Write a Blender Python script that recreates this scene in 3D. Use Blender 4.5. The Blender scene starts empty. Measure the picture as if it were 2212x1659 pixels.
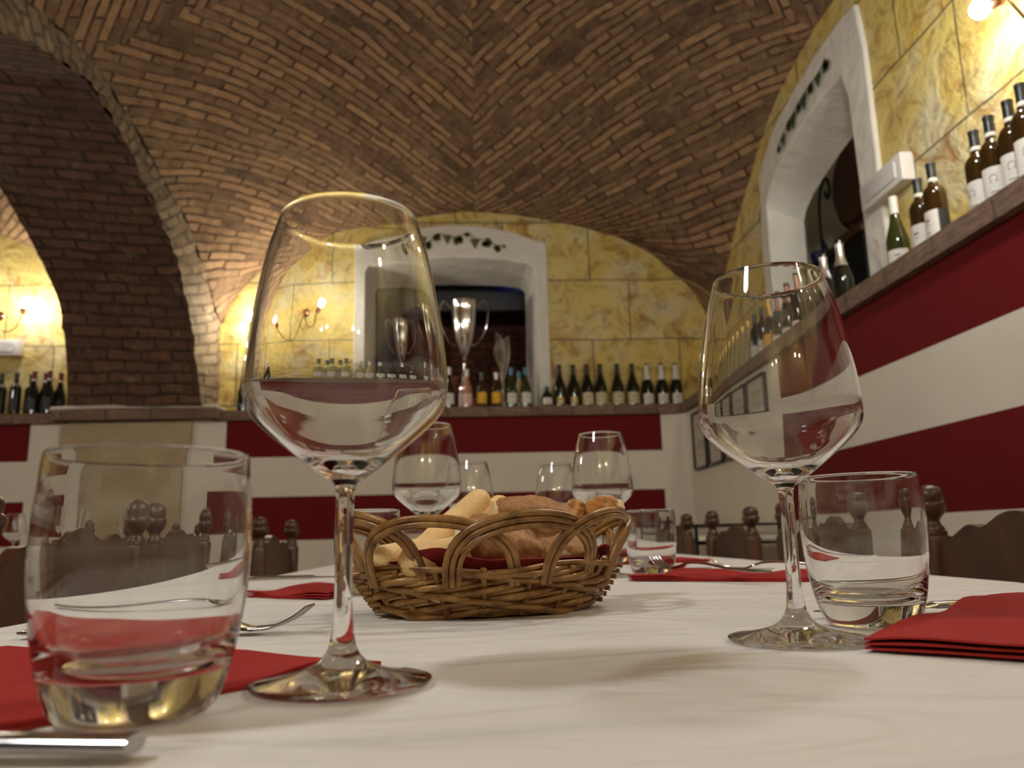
import bpy, bmesh, math, random
import numpy as np
from mathutils import Vector, Matrix, noise
random.seed(7)
sc = bpy.context.scene
C = sc.collection
PI = math.pi
TZ = 0.75            # table top height above the floor

# ---------------------------------------------------------------- camera
F_PX, PITCH, ROLL, YAW, CH = 1683.9, 0.19327, -0.02324, 0.04544, 0.06354
cam_d = bpy.data.cameras.new('camera')
cam = bpy.data.objects.new('camera', cam_d); C.objects.link(cam); sc.camera = cam
fw = Vector((math.sin(YAW)*math.cos(PITCH), math.cos(YAW)*math.cos(PITCH), math.sin(PITCH)))
rt = Vector((math.cos(YAW), -math.sin(YAW), 0)); up = rt.cross(fw)
c_, s_ = math.cos(ROLL), math.sin(ROLL)
r2 = c_*rt + s_*up; u2 = -s_*rt + c_*up
M3 = Matrix((r2, u2, -fw)).transposed()
cam.matrix_world = Matrix.Translation((0, 0, TZ+CH)) @ M3.to_4x4()
cam_d.sensor_fit = 'HORIZONTAL'; cam_d.sensor_width = 36
cam_d.lens = 36*F_PX/2212
cam_d.clip_start = 0.02; cam_d.clip_end = 60
cam_d.dof.use_dof = True; cam_d.dof.focus_distance = 0.60; cam_d.dof.aperture_fstop = 9.5

# ---------------------------------------------------------------- world and exposure
w = bpy.data.worlds.new('world'); sc.world = w; w.use_nodes = True
w.node_tree.nodes['Background'].inputs[0].default_value = (0.9, 0.8, 0.66, 1)
w.node_tree.nodes['Background'].inputs[1].default_value = 0.0
sc.view_settings.view_transform = 'Standard'
sc.view_settings.look = 'None'
sc.view_settings.gamma = 1.0
sc.view_settings.use_curve_mapping = False
sc.view_settings.exposure = 0.08
cy = sc.cycles
cy.max_bounces = 16; cy.transmission_bounces = 14; cy.glossy_bounces = 8; cy.diffuse_bounces = 4
cy.transparent_max_bounces = 16
cy.caustics_reflective = True; cy.caustics_refractive = True
cy.sample_clamp_indirect = 6.0
cy.blur_glossy = 0.3
BULB_POWER = 9.0     # watts of each bare bulb
WARM = (1.0, 0.80, 0.55)

# ---------------------------------------------------------------- helpers
def prop(o, label=None, cat=None, group=None, kind=None):
    if label: o['label'] = label
    if cat: o['category'] = cat
    if group: o['group'] = group
    if kind: o['kind'] = kind
    return o

def mesh_from(name, verts, faces, mats, uvs=None, fmat=None, smooth=None):
    me = bpy.data.meshes.new(name)
    me.from_pydata([tuple(v) for v in verts], [], faces)
    if not isinstance(mats, (list, tuple)): mats = [mats]
    for m in mats: me.materials.append(m)
    if fmat is not None:
        for p, k in zip(me.polygons, fmat): p.material_index = k
    if uvs is not None:
        l = me.uv_layers.new(name='UVMap')
        for p in me.polygons:
            for li in p.loop_indices:
                l.data[li].uv = uvs[me.loops[li].vertex_index]
    me.validate()
    if smooth is not None:
        for p in me.polygons: p.use_smooth = True
        me.set_sharp_from_angle(angle=math.radians(smooth))
    me.update()
    return me

def link(name, me, parent=None, loc=None, rot=None):
    o = bpy.data.objects.new(name, me); C.objects.link(o)
    if parent is not None: o.parent = parent
    if loc is not None: o.location = loc
    if rot is not None: o.rotation_euler = rot
    return o

class MB:
    """collects geometry, then links it as one mesh object"""
    def __init__(s): s.v = []; s.f = []; s.m = []; s.uv = []
    def add(s, v, f, m=0, uv=None):
        n = len(s.v); s.v += [Vector(p) for p in v]
        s.f += [tuple(i+n for i in q) for q in f]; s.m += [m]*len(f)
        s.uv += list(uv) if uv is not None else [(p[0]+p[1], p[2]) for p in v]
        return s
    def box(s, x0, x1, y0, y1, z0, z1, m=0, bev=0.0, M=None):
        if bev > 0:
            b = bmesh.new(); bmesh.ops.create_cube(b, size=1)
            for v in b.verts:
                v.co = Vector(((x0+x1)/2+v.co.x*(x1-x0), (y0+y1)/2+v.co.y*(y1-y0), (z0+z1)/2+v.co.z*(z1-z0)))
            bmesh.ops.bevel(b, geom=b.edges[:], offset=bev, segments=2, affect='EDGES', profile=0.6)
            b.verts.ensure_lookup_table(); b.verts.index_update()
            vs = [v.co.copy() for v in b.verts]; fs = [tuple(v.index for v in f.verts) for f in b.faces]; b.free()
        else:
            vs = [Vector(p) for p in ((x0,y0,z0),(x1,y0,z0),(x1,y1,z0),(x0,y1,z0),(x0,y0,z1),(x1,y0,z1),(x1,y1,z1),(x0,y1,z1))]
            fs = [(0,3,2,1),(4,5,6,7),(0,1,5,4),(1,2,6,5),(2,3,7,6),(3,0,4,7)]
        if M is not None: vs = [M @ v for v in vs]
        return s.add(vs, fs, m)
    def lathe(s, prof, seg=32, m=0, c=(0,0,0), M=None, closed=False):
        vs = []; fs = []; n = len(prof); idx = []
        for r, z in prof:
            if r < 1e-6: idx.append([len(vs)]*seg); vs.append(Vector((0,0,z)))
            else:
                idx.append(list(range(len(vs), len(vs)+seg)))
                vs += [Vector((r*math.cos(2*PI*k/seg), r*math.sin(2*PI*k/seg), z)) for k in range(seg)]
        rng = range(n) if closed else range(n-1)
        for i in rng:
            a, b = idx[i], idx[(i+1) % n]
            for k in range(seg):
                k2 = (k+1) % seg
                q = [a[k], a[k2], b[k2], b[k]]
                u = []
                for t in q:
                    if t not in u: u.append(t)
                if len(u) > 2: fs.append(tuple(u))
        if M is not None: vs = [M @ v for v in vs]
        vs = [v+Vector(c) for v in vs]
        return s.add(vs, fs, m)
    def tube(s, pts, r, seg=8, m=0, cyc=False, cap=True, rf=None, flat=1.0):
        pts = [Vector(p) for p in pts]; n = len(pts)
        T = []
        for i in range(n):
            a = pts[(i-1) % n] if (cyc or i > 0) else pts[0]
            b = pts[(i+1) % n] if (cyc or i < n-1) else pts[-1]
            t = (b-a); T.append(t.normalized() if t.length > 1e-9 else Vector((0,0,1)))
        N = T[0].orthogonal().normalized()
        if flat != 1.0:
            N = T[0].cross(Vector((0,0,1)));
            N = N.normalized() if N.length > 1e-4 else Vector((1,0,0))
        vs = []; fs = []
        for i in range(n):
            N = (N - T[i]*N.dot(T[i]));
            N = N.normalized() if N.length > 1e-6 else T[i].orthogonal().normalized()
            B = T[i].cross(N)
            rr = rf[i] if rf else r
            for k in range(seg):
                a = 2*PI*k/seg
                vs.append(pts[i] + N*(math.cos(a)*rr) + B*(math.sin(a)*rr*flat))
        m_ = n if cyc else n-1
        for i in range(m_):
            j = (i+1) % n
            for k in range(seg):
                k2 = (k+1) % seg
                fs.append((i*seg+k, i*seg+k2, j*seg+k2, j*seg+k))
        if cap and not cyc:
            fs.append(tuple(reversed(range(seg)))); fs.append(tuple(range((n-1)*seg, n*seg)))
        return s.add(vs, fs, m)
    def prism(s, outline, d0, d1, M=None, m=0, curve=None, hole=None):
        """outline in (x,z); extruded along y from d0 to d1"""
        b = bmesh.new()
        vs = [b.verts.new((p[0], 0, p[1])) for p in outline]
        es = [b.edges.new((vs[i], vs[(i+1) % len(vs)])) for i in range(len(vs))]
        if hole:
            hv = [b.verts.new((p[0], 0, p[1])) for p in hole]
            es += [b.edges.new((hv[i], hv[(i+1) % len(hv)])) for i in range(len(hv))]
        bmesh.ops.triangle_fill(b, edges=es, use_beauty=True)
        b.verts.index_update()
        n = len(b.verts)
        base = [v.co.copy() for v in b.verts]
        tri = [tuple(v.index for v in f.verts) for f in b.faces]
        rings = [[v.index for v in vs]] + ([[v.index for v in hv]] if hole else [])
        b.free()
        def P(p, d):
            q = Vector((p.x, d, p.z))
            if curve: q.y += curve(p.x, p.z)
            return M @ q if M is not None else q
        V = [P(p, d0) for p in base] + [P(p, d1) for p in base]
        F = [t for t in tri] + [tuple(i+n for i in reversed(t)) for t in tri]
        for ring in rings:
            L = len(ring)
            for i in range(L):
                a, c = ring[i], ring[(i+1) % L]
                F.append((a, a+n, c+n, c))
        return s.add(V, F, m)
    def build(s, name, mats, parent=None, loc=None, rot=None, smooth=40, uv=False, fixn=True):
        me = mesh_from(name, s.v, s.f, mats, s.uv if uv else None, s.m, None)
        if fixn:
            b = bmesh.new(); b.from_mesh(me); bmesh.ops.recalc_face_normals(b, faces=b.faces[:]); b.to_mesh(me); b.free()
        if smooth:
            for p in me.polygons: p.use_smooth = True
            me.set_sharp_from_angle(angle=math.radians(smooth))
        return link(name, me, parent, loc, rot)

def thing(name, label, cat, loc=(0,0,0), rz=0, group=None):
    o = bpy.data.objects.new(name, None); C.objects.link(o)
    o.empty_display_size = 0.05
    o.location = loc; o.rotation_euler = (0, 0, rz)
    return prop(o, label, cat, group)

def dup(root, loc=None, rz=None, label=None, group=None):
    r = root.copy(); C.objects.link(r)
    if loc is not None: r.location = loc
    if rz is not None: r.rotation_euler = (0, 0, rz)
    if label: r['label'] = label
    if group: r['group'] = group
    for ch in list(root.children):
        c = ch.copy(); C.objects.link(c); c.parent = r
        for g in ch.children:
            d = g.copy(); C.objects.link(d); d.parent = c
    return r

def interp(pts, x):
    """smooth monotone-ish (Catmull-Rom) interpolation of control points sorted by x"""
    if x <= pts[0][0]: return pts[0][1]
    if x >= pts[-1][0]: return pts[-1][1]
    for i in range(len(pts)-1):
        if pts[i][0] <= x <= pts[i+1][0]:
            x0, y0 = pts[i]; x1, y1 = pts[i+1]; h = x1-x0; t = (x-x0)/h
            def sl(j):
                if j <= 0: return (pts[1][1]-pts[0][1])/(pts[1][0]-pts[0][0])
                if j >= len(pts)-1: return (pts[-1][1]-pts[-2][1])/(pts[-1][0]-pts[-2][0])
                return (pts[j+1][1]-pts[j-1][1])/(pts[j+1][0]-pts[j-1][0])
            m0, m1 = sl(i)*h, sl(i+1)*h
            return (2*t**3-3*t*t+1)*y0+(t**3-2*t*t+t)*m0+(-2*t**3+3*t*t)*y1+(t**3-t*t)*m1

def spline(ctrl, n=8, cyc=False):
    P = [Vector(p) for p in ctrl]; out = []; L = len(P)
    for i in range(L if cyc else L-1):
        g = lambda j: P[j % L] if cyc else P[min(max(j, 0), L-1)]
        p0, p1, p2, p3 = g(i-1), g(i), g(i+1), g(i+2)
        for k in range(n):
            t = k/n
            out.append(0.5*((2*p1)+(p2-p0)*t+(2*p0-5*p1+4*p2-p3)*t*t+(3*p1-p0-3*p2+p3)*t**3))
    if not cyc: out.append(P[-1])
    return out

# ---------------------------------------------------------------- materials
def srgb(r, g, b):
    f = lambda c: ((c/255+0.055)/1.055)**2.4 if c > 10 else c/255/12.92
    return (f(r), f(g), f(b), 1)

class NT:
    def __init__(s, name):
        s.mat = bpy.data.materials.new(name); s.mat.use_nodes = True
        s.t = s.mat.node_tree; s.n = s.t.nodes; s.b = s.n['Principled BSDF']
    def node(s, t, **k):
        o = s.n.new(t)
        for a, v in k.items(): setattr(o, a, v)
        return o
    def l(s, a, b): s.t.links.new(a, b)
    def coord(s, kind='Object', scale=(1,1,1)):
        tc = s.node('ShaderNodeTexCoord'); mp = s.node('ShaderNodeMapping')
        mp.inputs['Scale'].default_value = scale
        s.l(tc.outputs[kind], mp.inputs['Vector']); return mp.outputs[0]
    def noise(s, vec, scale, detail=4, rough=0.55, dist=0.0):
        n = s.node('ShaderNodeTexNoise'); n.inputs['Scale'].default_value = scale
        n.inputs['Detail'].default_value = detail; n.inputs['Roughness'].default_value = rough
        n.inputs['Distortion'].default_value = dist
        s.l(vec, n.inputs['Vector']); return n
    def ramp(s, fac, stops):
        r = s.node('ShaderNodeValToRGB'); cr = r.color_ramp
        while len(cr.elements) > 1: cr.elements.remove(cr.elements[-1])
        cr.elements[0].position = stops[0][0]; cr.elements[0].color = stops[0][1]
        for p, c in stops[1:]:
            e = cr.elements.new(p); e.color = c
        s.l(fac, r.inputs[0]); return r.outputs[0]
    def mix(s, fac, a, b, mode='MIX'):
        m = s.node('ShaderNodeMix', data_type='RGBA', blend_type=mode)
        for sock, v in ((m.inputs['Factor'], fac), (m.inputs[6], a), (m.inputs[7], b)):
            if isinstance(v, (int, float)): sock.default_value = v
            elif isinstance(v, tuple): sock.default_value = v
            else: s.l(v, sock)
        return m.outputs[2]
    def bump(s, h, strength=0.4, dist=0.01, normal=None):
        b = s.node('ShaderNodeBump'); b.inputs['Strength'].default_value = strength
        b.inputs['Distance'].default_value = dist; s.l(h, b.inputs['Height'])
        if normal is not None: s.l(normal, b.inputs['Normal'])
        return b.outputs[0]

def simple(name, col, rough=0.5, metal=0.0, var=0.0, vscale=20, bump=0.0, bscale=80, bdist=0.001, spec=0.5, kind='Object', stretch=(1,1,1), coat=0):
    t = NT(name); b = t.b
    b.inputs['Base Color'].default_value = col; b.inputs['Roughness'].default_value = rough
    b.inputs['Metallic'].default_value = metal; b.inputs['Specular IOR Level'].default_value = spec
    if coat: b.inputs['Coat Weight'].default_value = coat
    if var or bump: v = t.coord(kind, stretch)
    if var:
        n = t.noise(v, vscale, 5)
        d = tuple(c*(1-var) for c in col[:3])+(1,); l = tuple(min(1, c*(1+var)) for c in col[:3])+(1,)
        t.l(t.ramp(n.outputs[0], [(0.3, d), (0.7, l)]), b.inputs['Base Color'])
    if bump:
        n2 = t.noise(v, bscale, 4)
        t.l(t.bump(n2.outputs[0], bump, bdist), b.inputs['Normal'])
    return t.mat

def brick_mat(name, c1, c2, c3, mortar, bw=0.26, rh=0.068, ms=0.007, bump=0.9):
    t = NT(name); uv = t.coord('UV')
    n0 = t.noise(uv, 5.0, 3)
    sub = t.node('ShaderNodeVectorMath', operation='SUBTRACT'); t.l(n0.outputs['Color'], sub.inputs[0]); sub.inputs[1].default_value = (0.5, 0.5, 0.5)
    scl = t.node('ShaderNodeVectorMath', operation='SCALE'); t.l(sub.outputs[0], scl.inputs[0]); scl.inputs['Scale'].default_value = 0.036
    ad = t.node('ShaderNodeVectorMath', operation='ADD'); t.l(uv, ad.inputs[0]); t.l(scl.outputs[0], ad.inputs[1])
    n1 = t.noise(uv, 45.0, 3)
    sub1 = t.node('ShaderNodeVectorMath', operation='SUBTRACT'); t.l(n1.outputs['Color'], sub1.inputs[0]); sub1.inputs[1].default_value = (0.5, 0.5, 0.5)
    scl1 = t.node('ShaderNodeVectorMath', operation='SCALE'); t.l(sub1.outputs[0], scl1.inputs[0]); scl1.inputs['Scale'].default_value = 0.014
    ad1 = t.node('ShaderNodeVectorMath', operation='ADD'); t.l(ad.outputs[0], ad1.inputs[0]); t.l(scl1.outputs[0], ad1.inputs[1])
    br = t.node('ShaderNodeTexBrick'); br.offset = 0.5; br.squash = 1.0
    t.l(ad1.outputs[0], br.inputs['Vector'])
    br.inputs['Color1'].default_value = c1; br.inputs['Color2'].default_value = c2
    br.inputs['Mortar'].default_value = tuple((a+b)/2*0.8 for a, b in zip(c1, c2))
    br.inputs['Scale'].default_value = 1.0; br.inputs['Brick Width'].default_value = bw
    br.inputs['Row Height'].default_value = rh; br.inputs['Mortar Size'].default_value = ms
    br.inputs['Mortar Smooth'].default_value = 0.6; br.inputs['Bias'].default_value = 0.0
    nj = t.noise(uv, 7.0, 4, 0.7)
    jm = t.node('ShaderNodeMath', operation='MULTIPLY'); t.l(br.outputs['Fac'], jm.inputs[0])
    t.l(t.ramp(nj.outputs[0], [(0.42, (0.0,0.0,0.0,1)), (0.64, (1,1,1,1))]), jm.inputs[1])
    n2 = t.noise(uv, 2.3, 5, 0.6)
    m1 = t.mix(t.ramp(n2.outputs[0], [(0.42, (0,0,0,1)), (0.62, (1,1,1,1))]), br.outputs['Color'], c3)
    mm = t.mix(0.45, br.outputs['Color'], m1)
    n3 = t.noise(uv, 16, 6, 0.65)
    m2 = t.mix(1.0, mm, t.ramp(n3.outputs[0], [(0.25, (0.50,0.48,0.46,1)), (0.55, (1,1,1,1)), (0.8, (1.4,1.35,1.25,1))]), 'MULTIPLY')
    # chalky whitish lime left in places on joints and faces
    n4 = t.noise(uv, 9, 5, 0.7)
    m3 = t.mix(t.ramp(n4.outputs[0], [(0.56, (0,0,0,1)), (0.74, (0.45,0.45,0.45,1))]), m2, srgb(176, 150, 120))
    m3 = t.mix(jm.outputs[0], m3, mortar)
    t.l(m3, t.b.inputs['Base Color']); t.b.inputs['Roughness'].default_value = 0.9
    inv = t.node('ShaderNodeMath', operation='SUBTRACT'); inv.inputs[0].default_value = 1.0; t.l(br.outputs['Fac'], inv.inputs[1])
    b1 = t.bump(inv.outputs[0], bump, 0.030)
    # every brick sits a little differently
    sep = t.node('ShaderNodeSeparateColor'); t.l(br.outputs['Color'], sep.inputs[0])
    b1 = t.bump(sep.outputs[0], 0.8, 0.06, b1)
    t.l(t.bump(n3.outputs[0], 0.6, 0.016, b1), t.b.inputs['Normal'])
    return t.mat

def stone_mat(name):
    """yellow painted imitation ashlar: ochre blocks, grey joints, chalky and rusty clouds"""
    t = NT(name); uv = t.coord('UV')
    nz = t.noise(uv, 3.0, 3)
    sub = t.node('ShaderNodeVectorMath', operation='SUBTRACT'); t.l(nz.outputs['Color'], sub.inputs[0]); sub.inputs[1].default_value = (0.5,)*3
    scl = t.node('ShaderNodeVectorMath', operation='SCALE'); t.l(sub.outputs[0], scl.inputs[0]); scl.inputs['Scale'].default_value = 0.035
    ad = t.node('ShaderNodeVectorMath', operation='ADD'); t.l(uv, ad.inputs[0]); t.l(scl.outputs[0], ad.inputs[1])
    br = t.node('ShaderNodeTexBrick'); br.offset = 0.45; t.l(ad.outputs[0], br.inputs['Vector'])
    br.inputs['Scale'].default_value = 1; br.inputs['Brick Width'].default_value = 0.66
    br.inputs['Row Height'].default_value = 0.47; br.inputs['Mortar Size'].default_value = 0.006
    br.inputs['Mortar Smooth'].default_value = 0.5
    br.inputs['Color1'].default_value = srgb(230, 206, 124); br.inputs['Color2'].default_value = srgb(218, 190, 96)
    br.inputs['Mortar'].default_value = srgb(112, 104, 78)
    n1 = t.noise(uv, 2.6, 6, 0.6, 0.8)
    a = t.mix(t.ramp(n1.outputs[0], [(0.48, (0,0,0,1)), (0.66, (0.85,0.85,0.85,1))]), br.outputs['Color'], srgb(222, 212, 176))
    n2 = t.noise(uv, 5.5, 6, 0.68, 1.2)
    bcol = t.mix(t.ramp(n2.outputs[0], [(0.50, (0,0,0,1)), (0.68, (0.85,0.85,0.85,1))]), a, srgb(164, 112, 44))
    mp = t.coord('UV', (1, 1, 1))
    n3 = t.noise(mp, 11, 6, 0.7, 0.6)
    c = t.mix(t.ramp(n3.outputs[0], [(0.56, (0,0,0,1)), (0.72, (0.8,0.8,0.8,1))]), bcol, srgb(112, 102, 76))
    c = t.mix(t.ramp(br.outputs['Fac'], [(0.1, (0,0,0,1)), (0.7, (0.85,0.85,0.85,1))]), c, srgb(104, 96, 66))
    t.l(c, t.b.inputs['Base Color']); t.b.inputs['Roughness'].default_value = 0.55
    h = t.mix(0.35, n2.outputs[0], n3.outputs[0])
    b0 = t.bump(h, 0.85, 0.05)
    inv = t.node('ShaderNodeMath', operation='SUBTRACT'); inv.inputs[0].default_value = 1.0; t.l(br.outputs['Fac'], inv.inputs[1])
    t.l(t.bump(inv.outputs[0], 0.5, 0.008, b0), t.b.inputs['Normal'])
    return t.mat

def glass_mat(name, col=(1,1,1,1), ior=1.5, rough=0.0):
    t = NT(name); t.b.inputs['Base Color'].default_value = col
    t.b.inputs['Transmission Weight'].default_value = 1.0
    t.b.inputs['Roughness'].default_value = rough; t.b.inputs['IOR'].default_value = ior
    return t.mat

def emis(name, col, s):
    t = NT(name); t.b.inputs['Base Color'].default_value = (0,0,0,1)
    t.b.inputs['Emission Color'].default_value = col; t.b.inputs['Emission Strength'].default_value = s
    return t.mat

def wood_mat(name, dark, light, rough=0.32, scale=(3, 40, 3)):
    t = NT(name); v = t.coord('Object', scale)
    n = t.noise(v, 3.0, 6, 0.6, 0.8)
    t.l(t.ramp(n.outputs[0], [(0.3, dark), (0.7, light)]), t.b.inputs['Base Color'])
    t.b.inputs['Roughness'].default_value = rough
    t.l(t.bump(n.outputs[0], 0.12, 0.002), t.b.inputs['Normal'])
    return t.mat

def bread_crust(name, base, dark, flour):
    t = NT(name); v = t.coord('Object')
    n = t.noise(v, 28, 6, 0.65, 0.3)
    c = t.ramp(n.outputs[0], [(0.25, dark), (0.5, base), (0.75, flour)])
    n2 = t.noise(v, 260, 4, 0.7)
    c2 = t.mix(t.ramp(n2.outputs[0], [(0.45, (0,0,0,1)), (0.75, (0.6,0.6,0.6,1))]), c, flour)
    t.l(c2, t.b.inputs['Base Color']); t.b.inputs['Roughness'].default_value = 0.75
    b1 = t.bump(n.outputs[0], 0.5, 0.004)
    t.l(t.bump(n2.outputs[0], 0.6, 0.0015, b1), t.b.inputs['Normal'])
    return t.mat

m_brick = brick_mat('vault_brick', srgb(176, 138, 102), srgb(90, 66, 48), srgb(168, 136, 100), srgb(48, 38, 30), 0.27, 0.062, 0.0075, bump=1.0)
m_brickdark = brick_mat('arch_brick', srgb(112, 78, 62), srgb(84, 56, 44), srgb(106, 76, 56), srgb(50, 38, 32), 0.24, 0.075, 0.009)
m_rubble = brick_mat('arch_edge', srgb(150, 130, 104), srgb(120, 98, 76), srgb(160, 140, 112), srgb(96, 78, 60), 0.11, 0.062, 0.008, 0.7)
m_innerbrick = brick_mat('inner_room_brick', srgb(120, 66, 46), srgb(92, 52, 38), srgb(110, 70, 50), srgb(72, 58, 46), 0.25, 0.075, 0.009)
m_stone = stone_mat('yellow_ashlar_paint')
m_white = simple('white_plaster', srgb(226, 218, 200), 0.85, var=0.05, vscale=3, bump=0.25, bscale=14, bdist=0.01)
m_frame = simple('white_rough_plaster', srgb(226, 221, 210), 0.8, var=0.06, vscale=8, bump=0.7, bscale=11, bdist=0.02)
m_red = simple('dark_red_paint', srgb(106, 15, 20), 0.75, spec=0.2, var=0.08, vscale=4, bump=0.2, bscale=14, bdist=0.006)
m_tan = simple('tan_plaster', srgb(176, 156, 122), 0.85, var=0.10, vscale=5, bump=0.3, bscale=14, bdist=0.008)
m_tile = brick_mat('ledge_tile', srgb(140, 112, 94), srgb(120, 94, 78), srgb(150, 124, 104), srgb(96, 80, 66), 0.30, 0.30, 0.006, 0.5)
m_tilerim = simple('pale_tile_edge', srgb(206, 196, 180), 0.6, var=0.08, vscale=14)
m_floor = brick_mat('floor_tile', srgb(130, 84, 60), srgb(110, 70, 50), srgb(140, 92, 66), srgb(90, 76, 62), 0.30, 0.30, 0.006, 0.3)
m_cloth = None
def cloth_mat():
    t = NT('white_tablecloth'); v = t.coord('Object')
    t.b.inputs['Base Color'].default_value = srgb(208, 203, 197); t.b.inputs['Roughness'].default_value = 0.85
    n = t.noise(t.coord('Object', (2.2, 5.5, 2)), 2.1, 3, 0.5, 1.2)
    n2 = t.noise(v, 900, 2)
    b = t.bump(n.outputs[0], 0.9, 0.025)
    t.l(t.bump(n2.outputs[0], 0.15, 0.0006, b), t.b.inputs['Normal'])
    t.b.inputs['Sheen Weight'].default_value = 0.15
    return t.mat
m_cloth = cloth_mat()
m_napkin = simple('red_paper_napkin', srgb(150, 40, 36), 0.9, spec=0.15, var=0.05, vscale=30, bump=0.35, bscale=900, bdist=0.0005)
m_napdark = simple('dark_red_napkin', srgb(128, 22, 26), 0.85, bump=0.3, bscale=700, bdist=0.0005)
m_glass = glass_mat('clear_glass', (0.985, 0.995, 0.99, 1), 1.5)
m_steel = simple('stainless_steel', (0.46, 0.45, 0.45, 1), 0.14, 1.0)
m_silver = simple('polished_silver', (0.85, 0.84, 0.82, 1), 0.12, 1.0)
m_wood = wood_mat('dark_oak', srgb(50, 26, 12), srgb(86, 49, 24), 0.36)
m_iron = simple('black_iron', (0.012, 0.012, 0.014, 1), 0.45, 0.6)
m_copper = simple('copper', (0.72, 0.36, 0.22, 1), 0.25, 1.0)
m_brassrod = simple('aged_brass_arm', (0.20, 0.13, 0.06, 1), 0.35, 1.0)
m_plastic = simple('white_plastic', srgb(222, 218, 214), 0.4)
m_seat = simple('red_seat_cloth', srgb(120, 18, 28), 0.8, bump=0.3, bscale=300)
m_black = simple('near_black', (0.008, 0.008, 0.01, 1), 0.5)
m_darkgrey = simple('dark_grey_board', (0.05, 0.05, 0.055, 1), 0.6)
m_wick = None
def wicker_mat():
    t = NT('peeled_willow'); v = t.coord('Object')
    n = t.noise(v, 55, 5, 0.6); n2 = t.noise(v, 16, 3)
    c = t.ramp(n.outputs[0], [(0.30, srgb(84, 54, 24)), (0.50, srgb(146, 106, 54)), (0.72, srgb(178, 140, 82))])
    c = t.mix(t.ramp(n2.outputs[0], [(0.45, (0,0,0,1)), (0.7, (0.6,0.6,0.6,1))]), c, srgb(110, 72, 32))
    t.l(c, t.b.inputs['Base Color']); t.b.inputs['Roughness'].default_value = 0.32
    t.l(t.bump(n.outputs[0], 0.3, 0.001), t.b.inputs['Normal'])
    return t.mat
m_wick = wicker_mat()
m_crust = bread_crust('rustic_crust', srgb(156, 108, 60), srgb(108, 66, 32), srgb(192, 156, 108))
m_crust2 = bread_crust('toasted_crust', srgb(178, 116, 56), srgb(116, 62, 26), srgb(204, 158, 100))
m_crumb = bread_crust('bread_crumb', srgb(226, 206, 166), srgb(196, 168, 122), srgb(238, 222, 188))
m_stick = bread_crust('pale_breadstick', srgb(228, 192, 132), srgb(206, 160, 98), srgb(236, 208, 156))
m_bulb = emis('lit_bulb', (1.0, 0.95, 0.82, 1), 260)
m_fill_globe = emis('fill_globe_glow', (0.97, 1.0, 0.98, 1), 122)  # glow of the globes added as fill light

# ================================================================ THE SETTING
XL, XR, YB = -1.88, 1.78, 5.68        # left arch face, right wall, back wall (above the ledge)
YF, XLR = 5.50, 1.49                  # ledge front edges
YC = 3.55                             # middle of the vault bay
ZC = 1.50
ZBK = [(-1.90,1.57),(-1.85,1.77),(-1.6,2.09),(-1.2,2.335),(-.8,2.455),(-.2,2.52),(.09,2.525),(.45,2.485),(.83,2.40),(1.22,2.26),(1.41,2.13),(1.56,1.985),(1.69,1.84),(1.77,1.66),(1.81,1.51)]
ZRT = [(3.55,2.62),(3.8,2.605),(4.09,2.54),(4.43,2.40),(4.84,2.15),(5.07,1.99),(5.35,1.76),(5.55,1.60),(5.70,1.50)]
ZLT = [(3.55,2.42),(3.8,2.38),(4.06,2.335),(4.4,2.245),(4.89,2.11),(5.14,1.97),(5.37,1.80),(5.55,1.62),(5.70,1.50)]

def vault_z(x, y):
    yy = YC+abs(y-YC)
    a = max(interp(ZBK, x)-ZC, 0)
    t = min(max((x-XL)/(XR-XL), 0), 1)
    b = max((1-t)*interp(ZLT, yy)+t*interp(ZRT, yy)-ZC, 0)
    return ZC+math.sqrt(a*a+b*b)

def vault_mesh(name, x0, x1, y0, y1, fx, nx=64, ny=76):
    """brick vault; courses run diagonally and meet in a herring-bone down the middle"""
    # arc length along the diagonal, so that courses keep their height on the steep parts
    S = [0.0]; prev = None; n = 200; smax = 4.6
    for i in range(n+1):
        s = smax*i/n
        x = s*0.5*1.0; y = YC+s*0.60
        z = vault_z(min(x, XR), min(y, YB))
        if prev: S.append(S[-1]+math.sqrt((s/n*0+smax/n)**2*0.75+(z-prev)**2))
        prev = z
    def arc(s):
        q = min(max(s/smax*n, 0), n-0.001); i = int(q); return S[i+1 if i+1 < len(S) else i]*(q-i)+S[i]*(1-q+i)
    V = []; UV = []; Fc = []
    xc = 0.0
    for half in (0, 1):
        for q in (0, 1):
            xs = np.linspace(x0, xc, nx//2+1) if half == 0 else np.linspace(xc, x1, nx//2+1)
            ys = np.linspace(y0, YC, ny//2+1) if q == 0 else np.linspace(YC, y1, ny//2+1)
            base = len(V)
            for y in ys:
                for x in xs:
                    X, mirror = fx(x)
                    z = vault_z(x, y)
                    V.append((X, y, z+TZ))
                    s = abs(x)+abs(y-YC)*0.8
                    UV.append(((abs(x)-abs(y-YC)*0.9)*0.70*(1 if half else -1)+half*0.13+q*7.0, arc(s)*1.0+half*3.4))
            m = len(xs)
            for j in range(len(ys)-1):
                for i in range(m-1):
                    a = base+j*m+i
                    Fc.append((a, a+m, a+m+1, a+1))
    me = mesh_from(name, V, Fc, m_brick, UV, None, None)
    for p in me.polygons: p.use_smooth = True
    return link(name, me)

def rough_brick(o, amp):
    me = o.data
    for v in me.vertices:
        p = Vector(v.co)
        v.co.z += (noise.noise(p*2.2)*0.6+noise.noise(p*6)*0.3)*amp
def weld(o):
    b = bmesh.new(); b.from_mesh(o.data); bmesh.ops.remove_doubles(b, verts=b.verts, dist=1e-4); b.to_mesh(o.data); b.free()

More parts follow.
